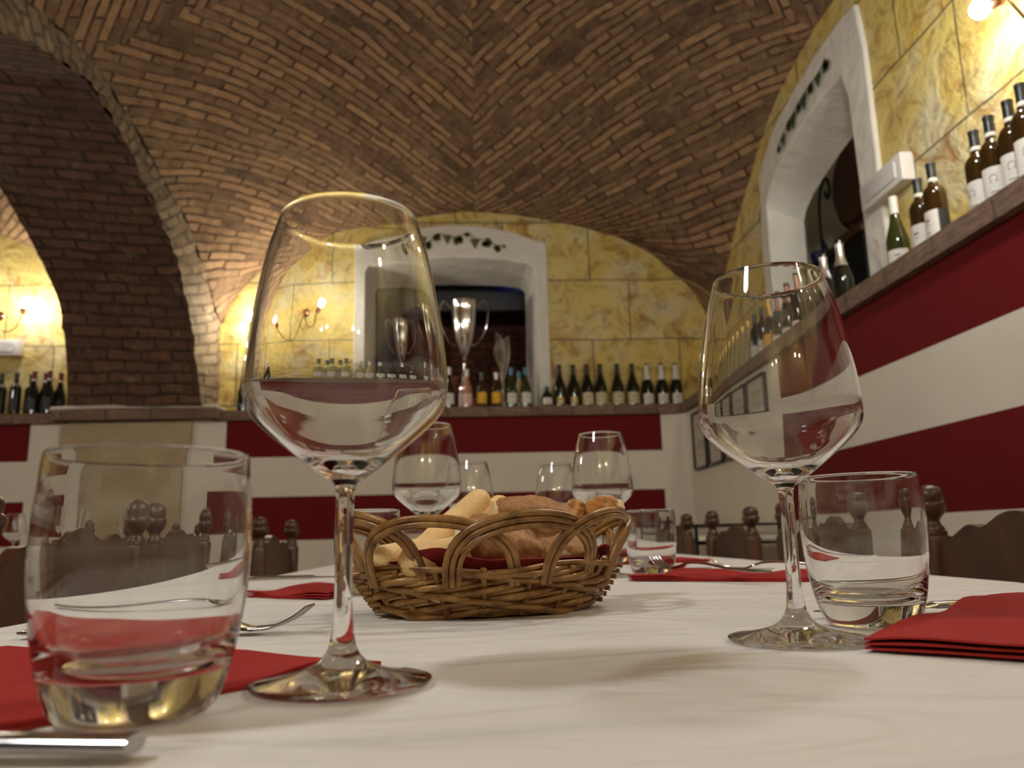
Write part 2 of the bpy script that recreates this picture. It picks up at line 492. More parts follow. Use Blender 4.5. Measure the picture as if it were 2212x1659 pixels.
o = vault_mesh('ceiling', XL, 1.80, 2*YC-YB, YB+0.01, lambda x: (x, 1)); weld(o); rough_brick(o, 0.03); prop(o, kind='structure')
o = vault_mesh('ceiling_near_bay', XL, 1.80, 2*YC-YB, YB+0.01, lambda x: (x, 1), 40, 44); weld(o)
for v in o.data.vertices: v.co.y = 2*(2*YC-YB)-v.co.y
prop(o, kind='structure')
o = vault_mesh('ceiling_left_bay', XL, 1.80, 2*YC-YB, YB+0.01, lambda x: (-2.78-(x-XL), 1), 40, 44); weld(o)
prop(o, kind='structure')
o = vault_mesh('ceiling_left_near_bay', XL, 1.80, 2*YC-YB, YB+0.01, lambda x: (-2.78-(x-XL), 1), 30, 30); weld(o)
for v in o.data.vertices: v.co.y = 2*(2*YC-YB)-v.co.y
prop(o, kind='structure')

# --- the transverse arch on the left: soffit, face and pier
INN = [(1.0,5.33),(1.25,5.20),(1.59,4.98),(1.80,4.76),(1.96,4.49),(2.11,4.18),(2.22,3.9)]
inn = [(y, z) for z, y in INN]+[(3.55, 2.30)]
farc = [(5.42,1.0),(5.37,1.25),(5.29,1.50),(5.18,1.70),(4.99,1.86),(4.72,2.03),(4.41,2.19),(3.98,2.33),(3.55,2.40)]
def resample(pl, n):
    P = spline([(0, a, b) for a, b in pl], 6); L = [0]
    for i in range(1, len(P)): L.append(L[-1]+(P[i]-P[i-1]).length)
    out = []
    for k in range(n+1):
        d = L[-1]*k/n; i = max(j for j in range(len(L)) if L[j] <= d+1e-9); i = min(i, len(P)-2)
        t = (d-L[i])/max(L[i+1]-L[i], 1e-9); q = P[i].lerp(P[i+1], min(t, 1)); out.append((q.y, q.z, d))
    return out
A = resample(inn, 60); Bf = resample(farc, 60)
NX = 14
def arch_surface(sign):
    V = []; UV = []; Fc = []
    for k in range(61):
        for i in range(NX+1):
            t = i/NX; x = -1.88*(1-t)-2.82*t
            y = A[k][0]*(1-t)+Bf[k][0]*t; z = A[k][1]*(1-t)+Bf[k][1]*t
            e = noise.noise(Vector((x*4, y*5, z*5)))*0.012
            edge = (noise.noise(Vector((3, y*14, z*14)))*0.022 if i in (0, NX) else 0)
            if sign: y = 2*YC-y
            V.append((x+edge, y+e, z+TZ+e)); UV.append((x, A[k][2]))
    for k in range(60):
        for i in range(NX):
            a = k*(NX+1)+i; Fc.append((a, a+1, a+NX+2, a+NX+1))
    return V, Fc, UV
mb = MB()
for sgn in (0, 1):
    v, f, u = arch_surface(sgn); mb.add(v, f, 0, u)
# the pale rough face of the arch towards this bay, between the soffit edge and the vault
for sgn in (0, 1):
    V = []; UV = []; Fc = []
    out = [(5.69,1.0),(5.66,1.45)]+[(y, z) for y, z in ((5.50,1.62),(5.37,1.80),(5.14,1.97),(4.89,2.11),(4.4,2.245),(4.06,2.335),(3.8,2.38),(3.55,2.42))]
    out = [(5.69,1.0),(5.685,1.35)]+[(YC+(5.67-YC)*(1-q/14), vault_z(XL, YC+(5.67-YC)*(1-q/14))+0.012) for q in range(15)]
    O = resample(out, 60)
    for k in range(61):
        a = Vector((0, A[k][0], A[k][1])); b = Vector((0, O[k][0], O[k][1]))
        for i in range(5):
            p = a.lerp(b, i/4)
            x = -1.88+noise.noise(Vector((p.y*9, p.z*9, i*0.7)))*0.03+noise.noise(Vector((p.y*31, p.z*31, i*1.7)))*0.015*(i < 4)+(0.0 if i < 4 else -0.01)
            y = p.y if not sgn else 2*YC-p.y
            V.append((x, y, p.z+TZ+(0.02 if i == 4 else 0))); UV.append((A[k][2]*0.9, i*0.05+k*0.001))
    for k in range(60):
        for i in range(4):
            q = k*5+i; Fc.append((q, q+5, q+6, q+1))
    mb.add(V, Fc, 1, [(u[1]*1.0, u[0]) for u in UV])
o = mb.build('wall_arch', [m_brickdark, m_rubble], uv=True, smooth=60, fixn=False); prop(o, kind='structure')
# side of the arch towards the left bay
mb = MB(); O2 = resample([(5.69,1.0),(5.66,1.5),(5.5,1.75),(5.2,2.0),(4.8,2.2),(4.3,2.4),(3.9,2.5),(3.55,2.55)], 60)
for sgn in (0, 1):
    V = []
    for k in range(61):
        for (y, z) in ((Bf[k][0], Bf[k][1]), (O2[k][0], O2[k][1])):
            V.append((-2.82, y if not sgn else 2*YC-y, z+TZ))
    mb.add(V, [(2*k, 2*k+1, 2*k+3, 2*k+2) for k in range(60)], 0, [(p[1], p[2]) for p in V])
prop(mb.build('wall_arch_left_side', [m_rubble], uv=True, fixn=False), kind='structure')

# --- walls
def wall_cells(name, axis, pos, us, zs, skip, mat_fn, mats, thick=0.0):
    """wall as a grid of cells; u runs along the wall"""
    mb = MB()
    for i in range(len(us)-1):
        for j in range(len(zs)-1):
            if skip((us[i]+us[i+1])/2, (zs[j]+zs[j+1])/2): continue
            u0, u1, z0, z1 = us[i], us[i+1], zs[j]+TZ, zs[j+1]+TZ
            V = [(u0,pos,z0),(u1,pos,z0),(u1,pos,z1),(u0,pos,z1)] if axis == 'y' else [(pos,u0,z0),(pos,u1,z0),(pos,u1,z1),(pos,u0,z1)]
            mb.add(V, [(0,1,2,3)], mat_fn((us[i]+us[i+1])/2, (zs[j]+zs[j+1])/2), [(a+19.95, b-TZ+20.58) for a, b in ((u0,z0),(u1,z0),(u1,z1),(u0,z1))])
    o = mb.build(name, mats, uv=True, smooth=None, fixn=False); prop(o, kind='structure'); return o
# upper back wall with the opening behind the frame
wall_cells('wall_back_upper', 'y', YB, [-6.6,-0.84,0.48,1.78], [0.90,2.16,2.9], lambda u, z: -0.84 < u < 0.48 and z < 2.16, lambda u, z: 0, [m_stone])
# lower back wall: white with red bands
Z_B = [-0.75, 0.072, 0.370, 0.645, 0.905, 0.98]
def red_back(u, z):
    if (0.645 < z < 0.905) or (0.072 < z < 0.370):
        if -1.76 < u < 1.314 or u < -3.1: return 1
    return 0
wall_cells('wall_back', 'y', YF, [-6.6,-3.1,-2.88,-1.99,-1.76,1.314,1.50], Z_B, lambda u, z: False, red_back, [m_white, m_red])
o = MB().box(-2.88, -1.99, 5.46, 5.50, -0.75+TZ, 0.90+TZ, 0, 0.008).build('wall_pier', [m_tan]); prop(o, kind='structure')
# right wall
wall_cells('wall_right_upper', 'x', XR, [-2.9,3.27,4.42,YB], [0.90,2.27,2.9], lambda u, z: 3.27 < u < 4.42 and z < 2.27, lambda u, z: 0, [m_stone])
def red_right(u, z): return 1 if ((0.645 < z < 0.905) or (0.107 < z < 0.384)) and u < 3.71 else 0
wall_cells('wall_right', 'x', XLR, [-2.9,3.71,5.50], [-0.75,0.107,0.384,0.645,0.905,0.98], lambda u, z: False, red_right, [m_white, m_red])
# the softly rounded inner corner of the lower walls
V = []
for k in range(9):
    a = PI/2*k/8
    V += [(XLR-0.14+0.14*math.sin(a), 5.50-0.14+0.14*math.cos(a)-0.001, z) for z in (0.0, 0.90+TZ)]
prop(MB().add([(v[0]-0.001, v[1], v[2]) for v in V], [(2*k, 2*k+2, 2*k+3, 2*k+1) for k in range(8)]).build('wall_corner', [m_white], fixn=False), kind='structure')
# near and far-left ends of the room (behind the camera)
YN = -2.9
wall_cells('wall_near_upper', 'y', YN, [-6.6,1.78], [0.90,2.9], lambda u, z: False, lambda u, z: 0, [m_stone])
wall_cells('wall_near', 'y', YN+0.15, [-6.6,-4,-3,-1.8,1.5], Z_B, lambda u, z: False, red_back, [m_white, m_red])
wall_cells('wall_left_upper', 'x', -6.46, [-2.9,5.68], [0.90,2.9], lambda u, z: False, lambda u, z: 0, [m_stone])
wall_cells('wall_left', 'x', -6.3, [-2.9,5.5], [-0.75,0.107,0.384,0.645,0.905,0.98], lambda u, z: False, lambda u, z: 1 if (0.645 < z < 0.905) or (0.107 < z < 0.384) else 0, [m_white, m_red])
V = [(-6.6,-2.95,0),(1.9,-2.95,0),(1.9,5.7,0),(-6.6,5.7,0)]
prop(MB().add(V, [(0,1,2,3)], 0, [(p[0], p[1]) for p in V]).build('floor', [m_floor], uv=True, fixn=False, smooth=None), kind='structure')

# --- ledges on top of the lower walls (tile slabs, slightly proud)
def ledge(name, pts, z0, z1, mats, m=0):
    """pts: plan outline (x, y)"""
    n = len(pts)
    V = [(p[0], p[1], z0+TZ) for p in pts]+[(p[0], p[1], z1+TZ) for p in pts]
    mb = MB(); 
    for i in range(n):
        j = (i+1) % n
        q = [V[i], V[j], V[j+n], V[i+n]]; L = (Vector(q[1])-Vector(q[0])).length
        s0 = pts[i][0]+pts[i][1]; sg = 1 if (pts[j][0]+pts[j][1]) > s0 else -1
        mb.add(q, [(0,1,2,3)], m, [(s0+9, 9.01),(s0+sg*L+9, 9.01),(s0+sg*L+9, 9.27),(s0+9, 9.27)])
    mb.add(V[:n], [tuple(reversed(range(n)))], m, [(p[0]+9, p[1]+9) for p in V[:n]])
    mb.add(V[n:], [tuple(range(n))], m, [(p[0]+9, p[1]+9) for p in V[n:]])
    o = mb.build(name, mats, uv=True, smooth=None); return prop(o, kind='structure')
ledge('trim_1', [(-6.45,5.46),(-2.86,5.46),(-2.86,5.69),(-6.45,5.69)], 0.905, 0.975, [m_tile])
ledge('trim_2', [(-1.86,5.465),(1.45,5.465),(1.60,5.60),(1.60,5.69),(-1.86,5.69)], 0.905, 0.975, [m_tile])
ledge('trim_3', [(1.455,-2.85),(1.455,5.465),(1.60,5.60),(1.79,5.60),(1.79,-2.85)], 0.905, 0.975, [m_tile])
ledge('trim_4', [(-2.92,5.40),(-1.80,5.40),(-1.80,5.69),(-2.92,5.69)], 0.915, 0.985, [m_tile])
mb = MB(); mb.tube(spline([(-2.92,5.60,0.990+TZ),(-2.91,5.42,0.992+TZ),(-2.86,5.395,0.995+TZ),(-2.4,5.392,1.0+TZ),(-1.87,5.395,0.995+TZ),(-1.81,5.42,0.992+TZ),(-1.80,5.60,0.985+TZ)], 6), 0.013, 8)
prop(mb.build('trim_5', [m_tilerim]), kind='structure')

# --- back opening: rough white plaster frame, reveal and the room behind
def arc_frame(outer, inner, depth0, depth1, M=None, splay=None):
    """outline polygons in (u,z); returns MB with the face ring, outer edge and the splayed reveal"""
OUT = [(-0.905,0.975),(-0.905,2.25),(-0.85,2.28),(-0.65,2.345),(-0.42,2.405),(-0.18,2.43),(0.06,2.412),(0.30,2.36),(0.45,2.305),(0.545,2.275),(0.545,0.975)]
INR = [(-0.815,0.975),(-0.815,2.06),(-0.78,2.115),(-0.60,2.14),(-0.40,2.155),(-0.18,2.165),(0.05,2.158),(0.25,2.135),(0.40,2.11),(0.455,2.06),(0.455,0.975)]
IN2 = [(-0.78,0.975),(-0.78,2.02),(-0.76,2.06),(-0.60,2.075),(-0.40,2.085),(-0.18,2.09),(0.05,2.085),(0.22,2.075),(0.36,2.055),(0.40,2.02),(0.40,0.975)]
def frame_mesh(name, mapf, OUT, INR, IN2, d_face, d_wall, d_back):
    V = []; F = []; n = len(OUT)
    rings = [[(u, z, d_wall) for u, z in OUT], [(u, z, d_face) for u, z in OUT], [(u, z, d_face) for u, z in INR], [(u, z, d_back) for u, z in IN2]]
    for r in rings:
        for u, z, d in r:
            w = noise.noise(Vector((u*5, z*5, d)))*0.006
            V.append(mapf(u+w, z+TZ+w*0.5, d))
    for r in range(3):
        for i in range(n-1):
            a = r*n+i; F.append((a, a+1, a+n+1, a+n))
    o = MB().add(V, F).build(name, [m_frame], smooth=30, fixn=False)
    sub = o.modifiers.new('bevel', 'BEVEL'); sub.width = 0.012; sub.segments = 3; sub.limit_method = 'ANGLE'; sub.angle_limit = 0.7
    return prop(o, kind='structure')
frame_mesh('window_1', lambda u, z, d: (u, d, z), OUT, INR, IN2, YB-0.025, YB+0.01, 6.10)
# grey lining of the left reveal, room behind
ledge('window_1_sill', [(-0.80,5.66),(0.43,5.66),(0.38,6.35),(-0.80,6.35)], 0.90, 0.970, [m_tile])
mb = MB()
V = [(-1.3,6.85,0.5),(1.2,6.85,0.5),(1.2,6.85,3.2),(-1.3,6.85,3.2)]
mb.add(V, [(0,1,2,3)], 0, [(p[0]+8, p[2]) for p in V])
for x in (-1.3, 1.2):
    V = [(x,6.1,0.5),(x,6.85,0.5),(x,6.85,3.2),(x,6.1,3.2)]; mb.add(V, [(0,1,2,3)], 0, [(p[1]+8, p[2]) for p in V])
V = [(-1.3,6.1,3.2),(1.2,6.1,3.2),(1.2,6.85,3.2),(-1.3,6.85,3.2)]; mb.add(V, [(0,1,2,3)], 1)
V = [(-1.3,6.1,0.8),(1.2,6.1,0.8),(1.2,6.85,0.8),(-1.3,6.85,0.8)]; mb.add(V, [(0,1,2,3)], 1)
prop(mb.build('wall_inner_room', [m_innerbrick, m_darkgrey], uv=True, smooth=None, fixn=False), kind='structure')

# --- right opening
RO = [(4.50,0.975),(4.48,1.7),(4.42,2.22),(4.36,2.27),(4.26,2.33),(4.08,2.40),(3.85,2.44),(3.55,2.465),(3.30,2.47),(3.12,2.44),(3.09,2.2),(3.09,1.6),(3.08,0.975)]
RI = [(4.36,0.975),(4.355,1.6),(4.35,1.98),(4.30,2.05),(4.20,2.10),(4.05,2.15),(3.85,2.19),(3.62,2.21),(3.45,2.215),(3.32,2.19),(3.27,2.05),(3.26,1.6),(3.26,0.975)]
RI2 = [(4.40,0.975),(4.40,1.6),(4.39,1.90),(4.34,1.96),(4.22,2.01),(4.05,2.05),(3.85,2.08),(3.62,2.10),(3.45,2.10),(3.32,2.08),(3.27,1.98),(3.26,1.6),(3.26,0.975)]
frame_mesh('window_2', lambda u, z, d: (d, u, z), RO, RI, RI2, XR-0.02, XR+0.01, 2.00)
ledge('window_2_sill', [(1.77,3.2),(2.5,3.2),(2.5,4.5),(1.77,4.5)], 0.90, 0.970, [m_tile])
mb = MB()
for V in ([(3.2,2.9,0.6),(3.2,5.6,0.6),(3.2,5.6,3.75),(3.2,2.9,3.75)], [(2.02,5.6,0.6),(3.2,5.6,0.6),(3.2,5.6,3.75),(2.02,5.6,3.75)],
          [(2.02,2.9,0.6),(3.2,2.9,0.6),(3.2,2.9,3.75),(2.02,2.9,3.75)], [(2.02,2.9,3.75),(3.2,2.9,3.75),(3.2,5.6,3.75),(2.02,5.6,3.75)],
          [(2.02,2.9,0.6),(3.2,2.9,0.6),(3.2,5.6,0.6),(2.02,5.6,0.6)], [(2.02,4.41,0.6),(2.02,5.6,0.6),(2.02,5.6,3.75),(2.02,4.41,3.75)]):
    mb.add(V, [(0,1,2,3)])
prop(mb.build('wall_side_room', [m_white], smooth=None, fixn=False), kind='structure')

# ================================================================ LAMPS
def sconce(label, loc, rz, bulbs, group=None, power=None):
    """bare-bulb wall lamp: plate, curling arms, copper sockets, clear bulbs. local +y points out of the wall.
    bulbs: (x, z, tilt) of each bulb centre relative to the plate"""
    t = thing('wall_sconce', label, 'lamp', loc, rz, group)
    mb = MB(); Mx = Matrix.Rotation(-PI/2, 4, 'X')
    mb.lathe([(0,0),(0.034,0),(0.036,0.006),(0.030,0.012),(0.012,0.020),(0.011,0.05),(0,0.055)], 20, 0, (0,0,0), Mx)
    mb.build('wall_plate', [m_copper], t)
    for (x, z, tx, tz) in bulbs:
        # arm: out from the plate, dipping below and curling up to the socket
        sx = Vector((x, 0.19, z)); d = Vector((tx, 0.15, tz)).normalized()
        sock = sx - d*0.062
        P = spline([(0,0.045,0),(0.01*(1 if x > 0 else -1),0.07,-0.06),(x*0.30,0.09,min(z,0)-0.14),(x*0.62,0.11,min(z,0)-0.13),(sock.x-d.x*0.02,sock.y,sock.z-0.02),tuple(sock)], 8)
        mb = MB(); mb.tube(P, 0.0050, 8)
        mb.tube(spline([(0,0.05,-0.02),(-0.025,0.06,-0.10),(0.0,0.07,-0.16),(0.03,0.06,-0.10),(0.0,0.05,-0.03)], 8), 0.003, 6)
        mb.build('arm', [m_brassrod], t)
        q = d.to_track_quat('Z', 'Y').to_matrix().to_4x4()
        s = MB().lathe([(0,-0.002),(0.010,0),(0.019,0.004),(0.0195,0.045),(0.016,0.05),(0,0.05)], 20, 0, (0,0,0), Matrix.Translation(sock) @ q).build('socket', [m_copper], t)
        b = MB().lathe([(0,0.040),(0.011,0.042),(0.013,0.052),(0.024,0.066),(0.0305,0.083),(0.030,0.097),(0.022,0.110),(0.010,0.117),(0,0.118)], 18, 0, (0,0,0), Matrix.Translation(sock) @ q).build('bulb', [m_bulb], t, smooth=80)
    return t
# back wall, left of the opening; left bay; right wall; and unseen ones added behind the camera for light
sconce('two-armed copper bare-bulb wall lamp on the yellow wall left of the white window frame', (-1.33, YB, 1.74+TZ), PI, [(0.27,-0.10,0.5,0.8),(-0.17,0.0,-0.5,0.9)])
sconce('bare-bulb wall lamp in the left bay beside the dark brick arch', (-3.50, YB, 1.74+TZ), PI, [(-0.28,0.02,-0.25,1.0),(0.24,0.0,0.4,0.9)])
sconce('copper bare-bulb wall lamp at the top right on the yellow stone wall', (XR, 1.865, 1.74+TZ), PI/2, [(0.21,-0.10,0.95,0.30),(-0.20,-0.03,-0.6,0.8)])

sconce('added bare-bulb fill lamp on the right wall behind the camera', (XR, -0.70, 1.75+TZ), PI/2, [(0.17,0.0,0.5,0.8),(-0.17,0.0,-0.5,0.8)])  # added unseen lamp: more table light and highlights on the glasses
sconce('added bare-bulb fill lamp on the end wall behind the camera, right one', (0.95, YN, 1.75+TZ), 0, [(0.17,0.0,0.5,0.8),(-0.17,0.0,-0.5,0.8)])  # added out of view for fill light and sparkle on the glasses
sconce('added bare-bulb fill lamp on the end wall behind the camera, left one', (-1.05, YN, 1.75+TZ), 0, [(0.17,0.0,0.5,0.8),(-0.17,0.0,-0.5,0.8)])  # second added lamp on the end wall, same purpose

def fill_pendant(label, x, y, z, r=0.11):  # unseen globe added to brighten the room
    t = thing('added_fill_lamp', label, 'lamp', (x, y, z))
    zt = vault_z(min(max(x, XL), XR), YC+abs(y-YC) if y > 2*YC-YB else 2*(2*YC-YB)-y)+TZ-z
    MB().tube([(0, 0, r*0.9), (0, 0, zt)], 0.004, 6).build('cord', [m_iron], t)
    MB().lathe([(0,r*0.8),(r*0.35,r*0.82),(r*0.3,r*1.15),(0,r*1.2)], 20).build('cap', [m_copper], t)
    MB().lathe([(r*math.sin(PI*k/12)+(0 if k in (0, 12) else 0), -r*math.cos(PI*k/12)) for k in range(13)], 20).build('globe', [m_fill_globe], t, smooth=80)
    return t
fill_pendant('added fill globe hanging behind the camera on the left', -1.05, 0.0, 1.60+TZ)  # added to raise the brightness of the table
fill_pendant('added fill globe hanging above and right of the table, out of the frame', 0.95, 1.55, 1.78+TZ, 0.083)  # added fill for the table and the back walls
fill_pendant('added fill globe hanging in the left bay out of the frame', -4.4, 2.2, 1.7+TZ, 0.10)  # added fill for the left bay

fill_pendant('small added fill globe inside the side room, hidden by the near jamb', 2.60, 3.25, 1.95+TZ, 0.036)  # added to light the side room, source unseen

# ================================================================ TABLE
t = thing('dining_table', 'long dining table under the white cloth with the bread basket', 'table', (0.108, 1.55, 0))
MB().box(-0.48,0.48,-1.68,1.72,0.715,0.742,0,0.004).build('tabletop', [m_wood], t)
for sx in (-1, 1):
    for yy in (-1.35, 1.38):
        MB().box(sx*0.42-0.035,sx*0.42+0.035,yy-0.035,yy+0.035,0,0.715,0,0.006).build('leg', [m_wood], t)
def cloth(name, x0, x1, y0, y1, drop, label):
    mb = MB(); nx, ny = 60, 150; V = []; F = []
    for j in range(ny+1):
        for i in range(nx+1):
            x = x0+(x1-x0)*i/nx; y = y0+(y1-y0)*j/ny
            z = TZ+noise.noise(Vector((x*3, y*3, 0)))*0.0006+noise.noise(Vector((x*6+3, y*16, 2)))*0.0004*(1 if y < 1.2 else 0.5)-0.0010
            V.append((x, y, z))
    for j in range(ny):
        for i in range(nx):
            a = j*(nx+1)+i; F.append((a, a+1, a+nx+2, a+nx+1))
    mb.add(V, F)
    # hanging skirt with soft folds
    ring = [(x0+(x1-x0)*i/40, y0) for i in range(40)]+[(x1, y0+(y1-y0)*i/110) for i in range(110)]+[(x1-(x1-x0)*i/40, y1) for i in range(40)]+[(x0, y1-(y1-y0)*i/110) for i in range(110)]
    n = len(ring); cx, cyy = (x0+x1)/2, (y0+y1)/2; V = []
    for k in range(7):
        for i, (x, y) in enumerate(ring):
            nx_ = (1 if x >= x1-1e-6 else -1 if x <= x0+1e-6 else 0); ny_ = (1 if y >= y1-1e-6 else -1 if y <= y0+1e-6 else 0)
            am = (0.004 if k == 0 else 0.008+0.012*k/6)+ (math.sin(i*0.55)+math.sin(i*0.23+1))*0.006*k/6
            if k == 0: am = 0
            V.append((x+nx_*am, y+ny_*am, TZ-0.001-drop*(k/6)**1.1-(0.0015 if k == 0 else 0)*0))
    F = []
    for k in range(6):
        for i in range(n):
            j = (i+1) % n; F.append((k*n+i, (k+1)*n+i, (k+1)*n+j, k*n+j))
    mb.add(V, F)
    o = mb.build(name, [m_cloth], smooth=70, fixn=False)
    b = bmesh.new(); b.from_mesh(o.data); bmesh.ops.remove_doubles(b, verts=b.verts, dist=0.0015); b.to_mesh(o.data); b.free()
    return prop(o, label, 'tablecloth')
cloth('tablecloth', -0.397, 0.614, -0.16, 3.30, 0.24, 'white tablecloth spread over the long table in the foreground')

# ================================================================ GLASSES
def wine_glass(label, x, y, group=None, rz=0):
    outer = [(0.0,0.0),(0.0380,0.0),(0.0396,0.0006),(0.0400,0.0016),(0.0394,0.0026),(0.030,0.0040),(0.020,0.0062),(0.012,0.0094),(0.0075,0.0140),(0.0055,0.0200),(0.0044,0.0300),
             (0.0040,0.0450),(0.0041,0.0700),(0.0043,0.0830),(0.0050,0.0885),(0.0068,0.0908),(0.0115,0.0938),(0.0185,0.0990),(0.0270,0.1058),(0.0350,0.1124),(0.0415,0.1184),(0.0455,0.1236),(0.0476,0.1290),(0.0482,0.1350),(0.0480,0.1420),(0.0464,0.1580),(0.0434,0.1780),(0.0398,0.1980),(0.0360,0.2120),(0.0340,0.2190),(0.0334,0.2212)]
    inner = [(0.0328,0.2210),(0.0330,0.2186),(0.0349,0.2118),(0.0387,0.1980),(0.0423,0.1780),(0.0453,0.1580),(0.0468,0.1420),(0.0469,0.1352),(0.0461,0.1298),(0.0439,0.1250),(0.0400,0.1202),(0.0335,0.1144),(0.0255,0.1080),(0.0170,0.1020),(0.0095,0.0986),(0.0045,0.0976),(0.0,0.0974)]
    root = bpy.data.objects.get('wine_glass')
    if root is None:
        t = NT('unused'); bpy.data.materials.remove(t.mat)
        # smooth the profile
        def sm(P):
            S = spline([(r, 0, z) for r, z in P], 4); return [(max(p.x, 0), p.z) for p in S]
        so = sm(outer[3:]); si = sm(inner)
        prof = outer[:3]+so+si
        prof[0] = (0, 0); prof[-1] = (0, 0.0974)
        o = MB().lathe(prof, 96).build('wine_glass', [m_glass], smooth=35)
        root = o
    else:
        o = root.copy(); C.objects.link(o)
    o.location = (x, y, TZ); o.rotation_euler = (0, 0, rz)
    return prop(o, label, 'wine glass', group)
def tumbler(label, x, y, group=None):
    outer = [(0.0,0.0),(0.0255,0.0),(0.0275,0.0008),(0.0298,0.0035),(0.0325,0.010),(0.0358,0.022),(0.0384,0.037),(0.0400,0.052),(0.0404,0.063),(0.0400,0.077),(0.0390,0.090),(0.0383,0.0985),(0.0378,0.0996)]
    inner = [(0.0370,0.0994),(0.0370,0.0975),(0.0377,0.090),(0.0386,0.077),(0.0389,0.063),(0.0383,0.052),(0.0364,0.038),(0.0335,0.0275),(0.0290,0.0215),(0.0215,0.0180),(0.012,0.0163),(0.0,0.0160)]
    root = bpy.data.objects.get('water_tumbler')
    if root is None:
        def sm(P): return [(max(p.x, 0), p.z) for p in spline([(r, 0, z) for r, z in P], 4)]
        prof = [(0, 0), (0.0255, 0)]+sm(outer[2:])+sm(inner); prof[-1] = (0, 0.016)
        o = MB().lathe(prof, 96).build('water_tumbler', [m_glass], smooth=35)
    else:
        o = root.copy(); C.objects.link(o)
    o.location = (x, y, TZ)
    return prop(o, label, 'drinking glass', group)
wine_glass('large clear wine glass nearest the camera, left of the bread basket', -0.0625, 0.3709)
wine_glass('clear wine glass on the right, in front of the right-hand water tumbler', 0.186, 0.4696)
wine_glass('clear wine glass standing behind the left end of the bread basket', -0.072, 1.096)
wine_glass('clear wine glass standing behind the right end of the bread basket', 0.194, 1.227)
wine_glass('small far wine glass just right of the one behind the basket end', -0.016, 1.66)
wine_glass('small far wine glass left of the one behind the basket right end', 0.172, 1.74)
tumbler('stout water tumbler in the near left corner beside the knife', -0.1332, 0.3234)
tumbler('stout water tumbler on the right between wine glass and red napkin', 0.263, 0.5349)
tumbler('water tumbler half hidden behind the near wine glass stem', -0.136, 0.975)
tumbler('water tumbler standing right of the bread basket beside a red napkin', 0.268, 1.235)
tumbler('far water tumbler behind the left wine glass and basket', -0.112, 1.60)
tumbler('far water tumbler seen behind the stem right of the basket', 0.292, 1.72)

# ================================================================ NAPKINS
def napkin(label, pts, layers=4, th=0.0022, curl=0.004, seed=0, mat=None, lift=None):
    """folded paper napkin: layered sheets, slightly wavy. pts = corner outline in the table plane"""
    mb = MB(); n = 16
    c = [Vector((p[0], p[1], 0)) for p in pts]
    for L in range(layers):
        V = []; F = []
        for j in range(n+1):
            for i in range(n+1):
                u, v = i/n, j/n
                p = (c[0]*(1-u)+c[1]*u)*(1-v)+(c[3]*(1-u)+c[2]*u)*v
                e = min(u, 1-u, v, 1-v)
                k = 0.0012*L/layers
                wv = noise.noise(Vector((p.x*14+seed, p.y*14, 0.0)))*curl*(0.5+L*0.3)
                z = TZ+0.0008+L*th+max(wv, -L*th*0.6)+(lift(u, v)*(0.25+0.75*L/max(layers-1, 1)) if lift else 0)
                q = p+Vector((noise.noise(Vector((v*3, L, seed)))*0.004, noise.noise(Vector((u*3, L, seed+5)))*0.004, 0))*(1 if e < 0.02 else 0.3)
                V.append((q.x, q.y, z))
        for j in range(n):
            for i in range(n):
                a = j*(n+1)+i; F.append((a, a+1, a+n+2, a+n+1))
        N = len(V); V += [(p[0], p[1], p[2]-th*0.8) for p in V]
        F += [tuple(q+N for q in reversed(f)) for f in F[:n*n]]
        B = [i for i in range(n+1)]+[(j*(n+1)+n) for j in range(1, n+1)]+[n*(n+1)+i for i in range(n-1, -1, -1)]+[j*(n+1) for j in range(n-1, 0, -1)]
        F += [(B[i], B[i]+N, B[(i+1) % len(B)]+N, B[(i+1) % len(B)]) for i in range(len(B))]
        mb.add(V, F)
    o = mb.build('napkin', [mat or m_napkin], smooth=45, fixn=True)
    return prop(o, label, 'napkin')
napkin('folded red paper napkin in the near left corner behind the tumbler', [(-0.30,0.235),(-0.165,0.305),(-0.052,0.428),(-0.30,0.530)], 2, 0.0020, 0.009, 1)
napkin('folded red paper napkin at the right edge beside the tumbler', [(0.203,0.424),(0.305,0.335),(0.52,0.50),(0.375,0.580)], 3, 0.0013, 0.006, 7, lift=lambda u, v: 0.004+0.006*v)
napkin('red napkin on the left behind the near wine glass stem', [(-0.285,0.985),(-0.170,0.90),(-0.13,1.12),(-0.20,1.16)], 3, 0.0022, 0.007, 12)
napkin('large red napkin under forks at the table right behind the wine glass', [(0.205,1.10),(0.41,0.99),(0.50,1.12),(0.29,1.285)], 3, 0.0020, 0.006, 17)
napkin('small far red napkin near the right end of the table', [(0.36,1.93),(0.36,1.72),(0.50,1.72),(0.50,1.93)], 3, 0.002, 0.004, 23)
napkin('small far red napkin right of the far tumbler behind the basket', [(0.22,1.78),(0.34,1.66),(0.42,1.76),(0.30,1.90)], 3, 0.002, 0.004, 29)

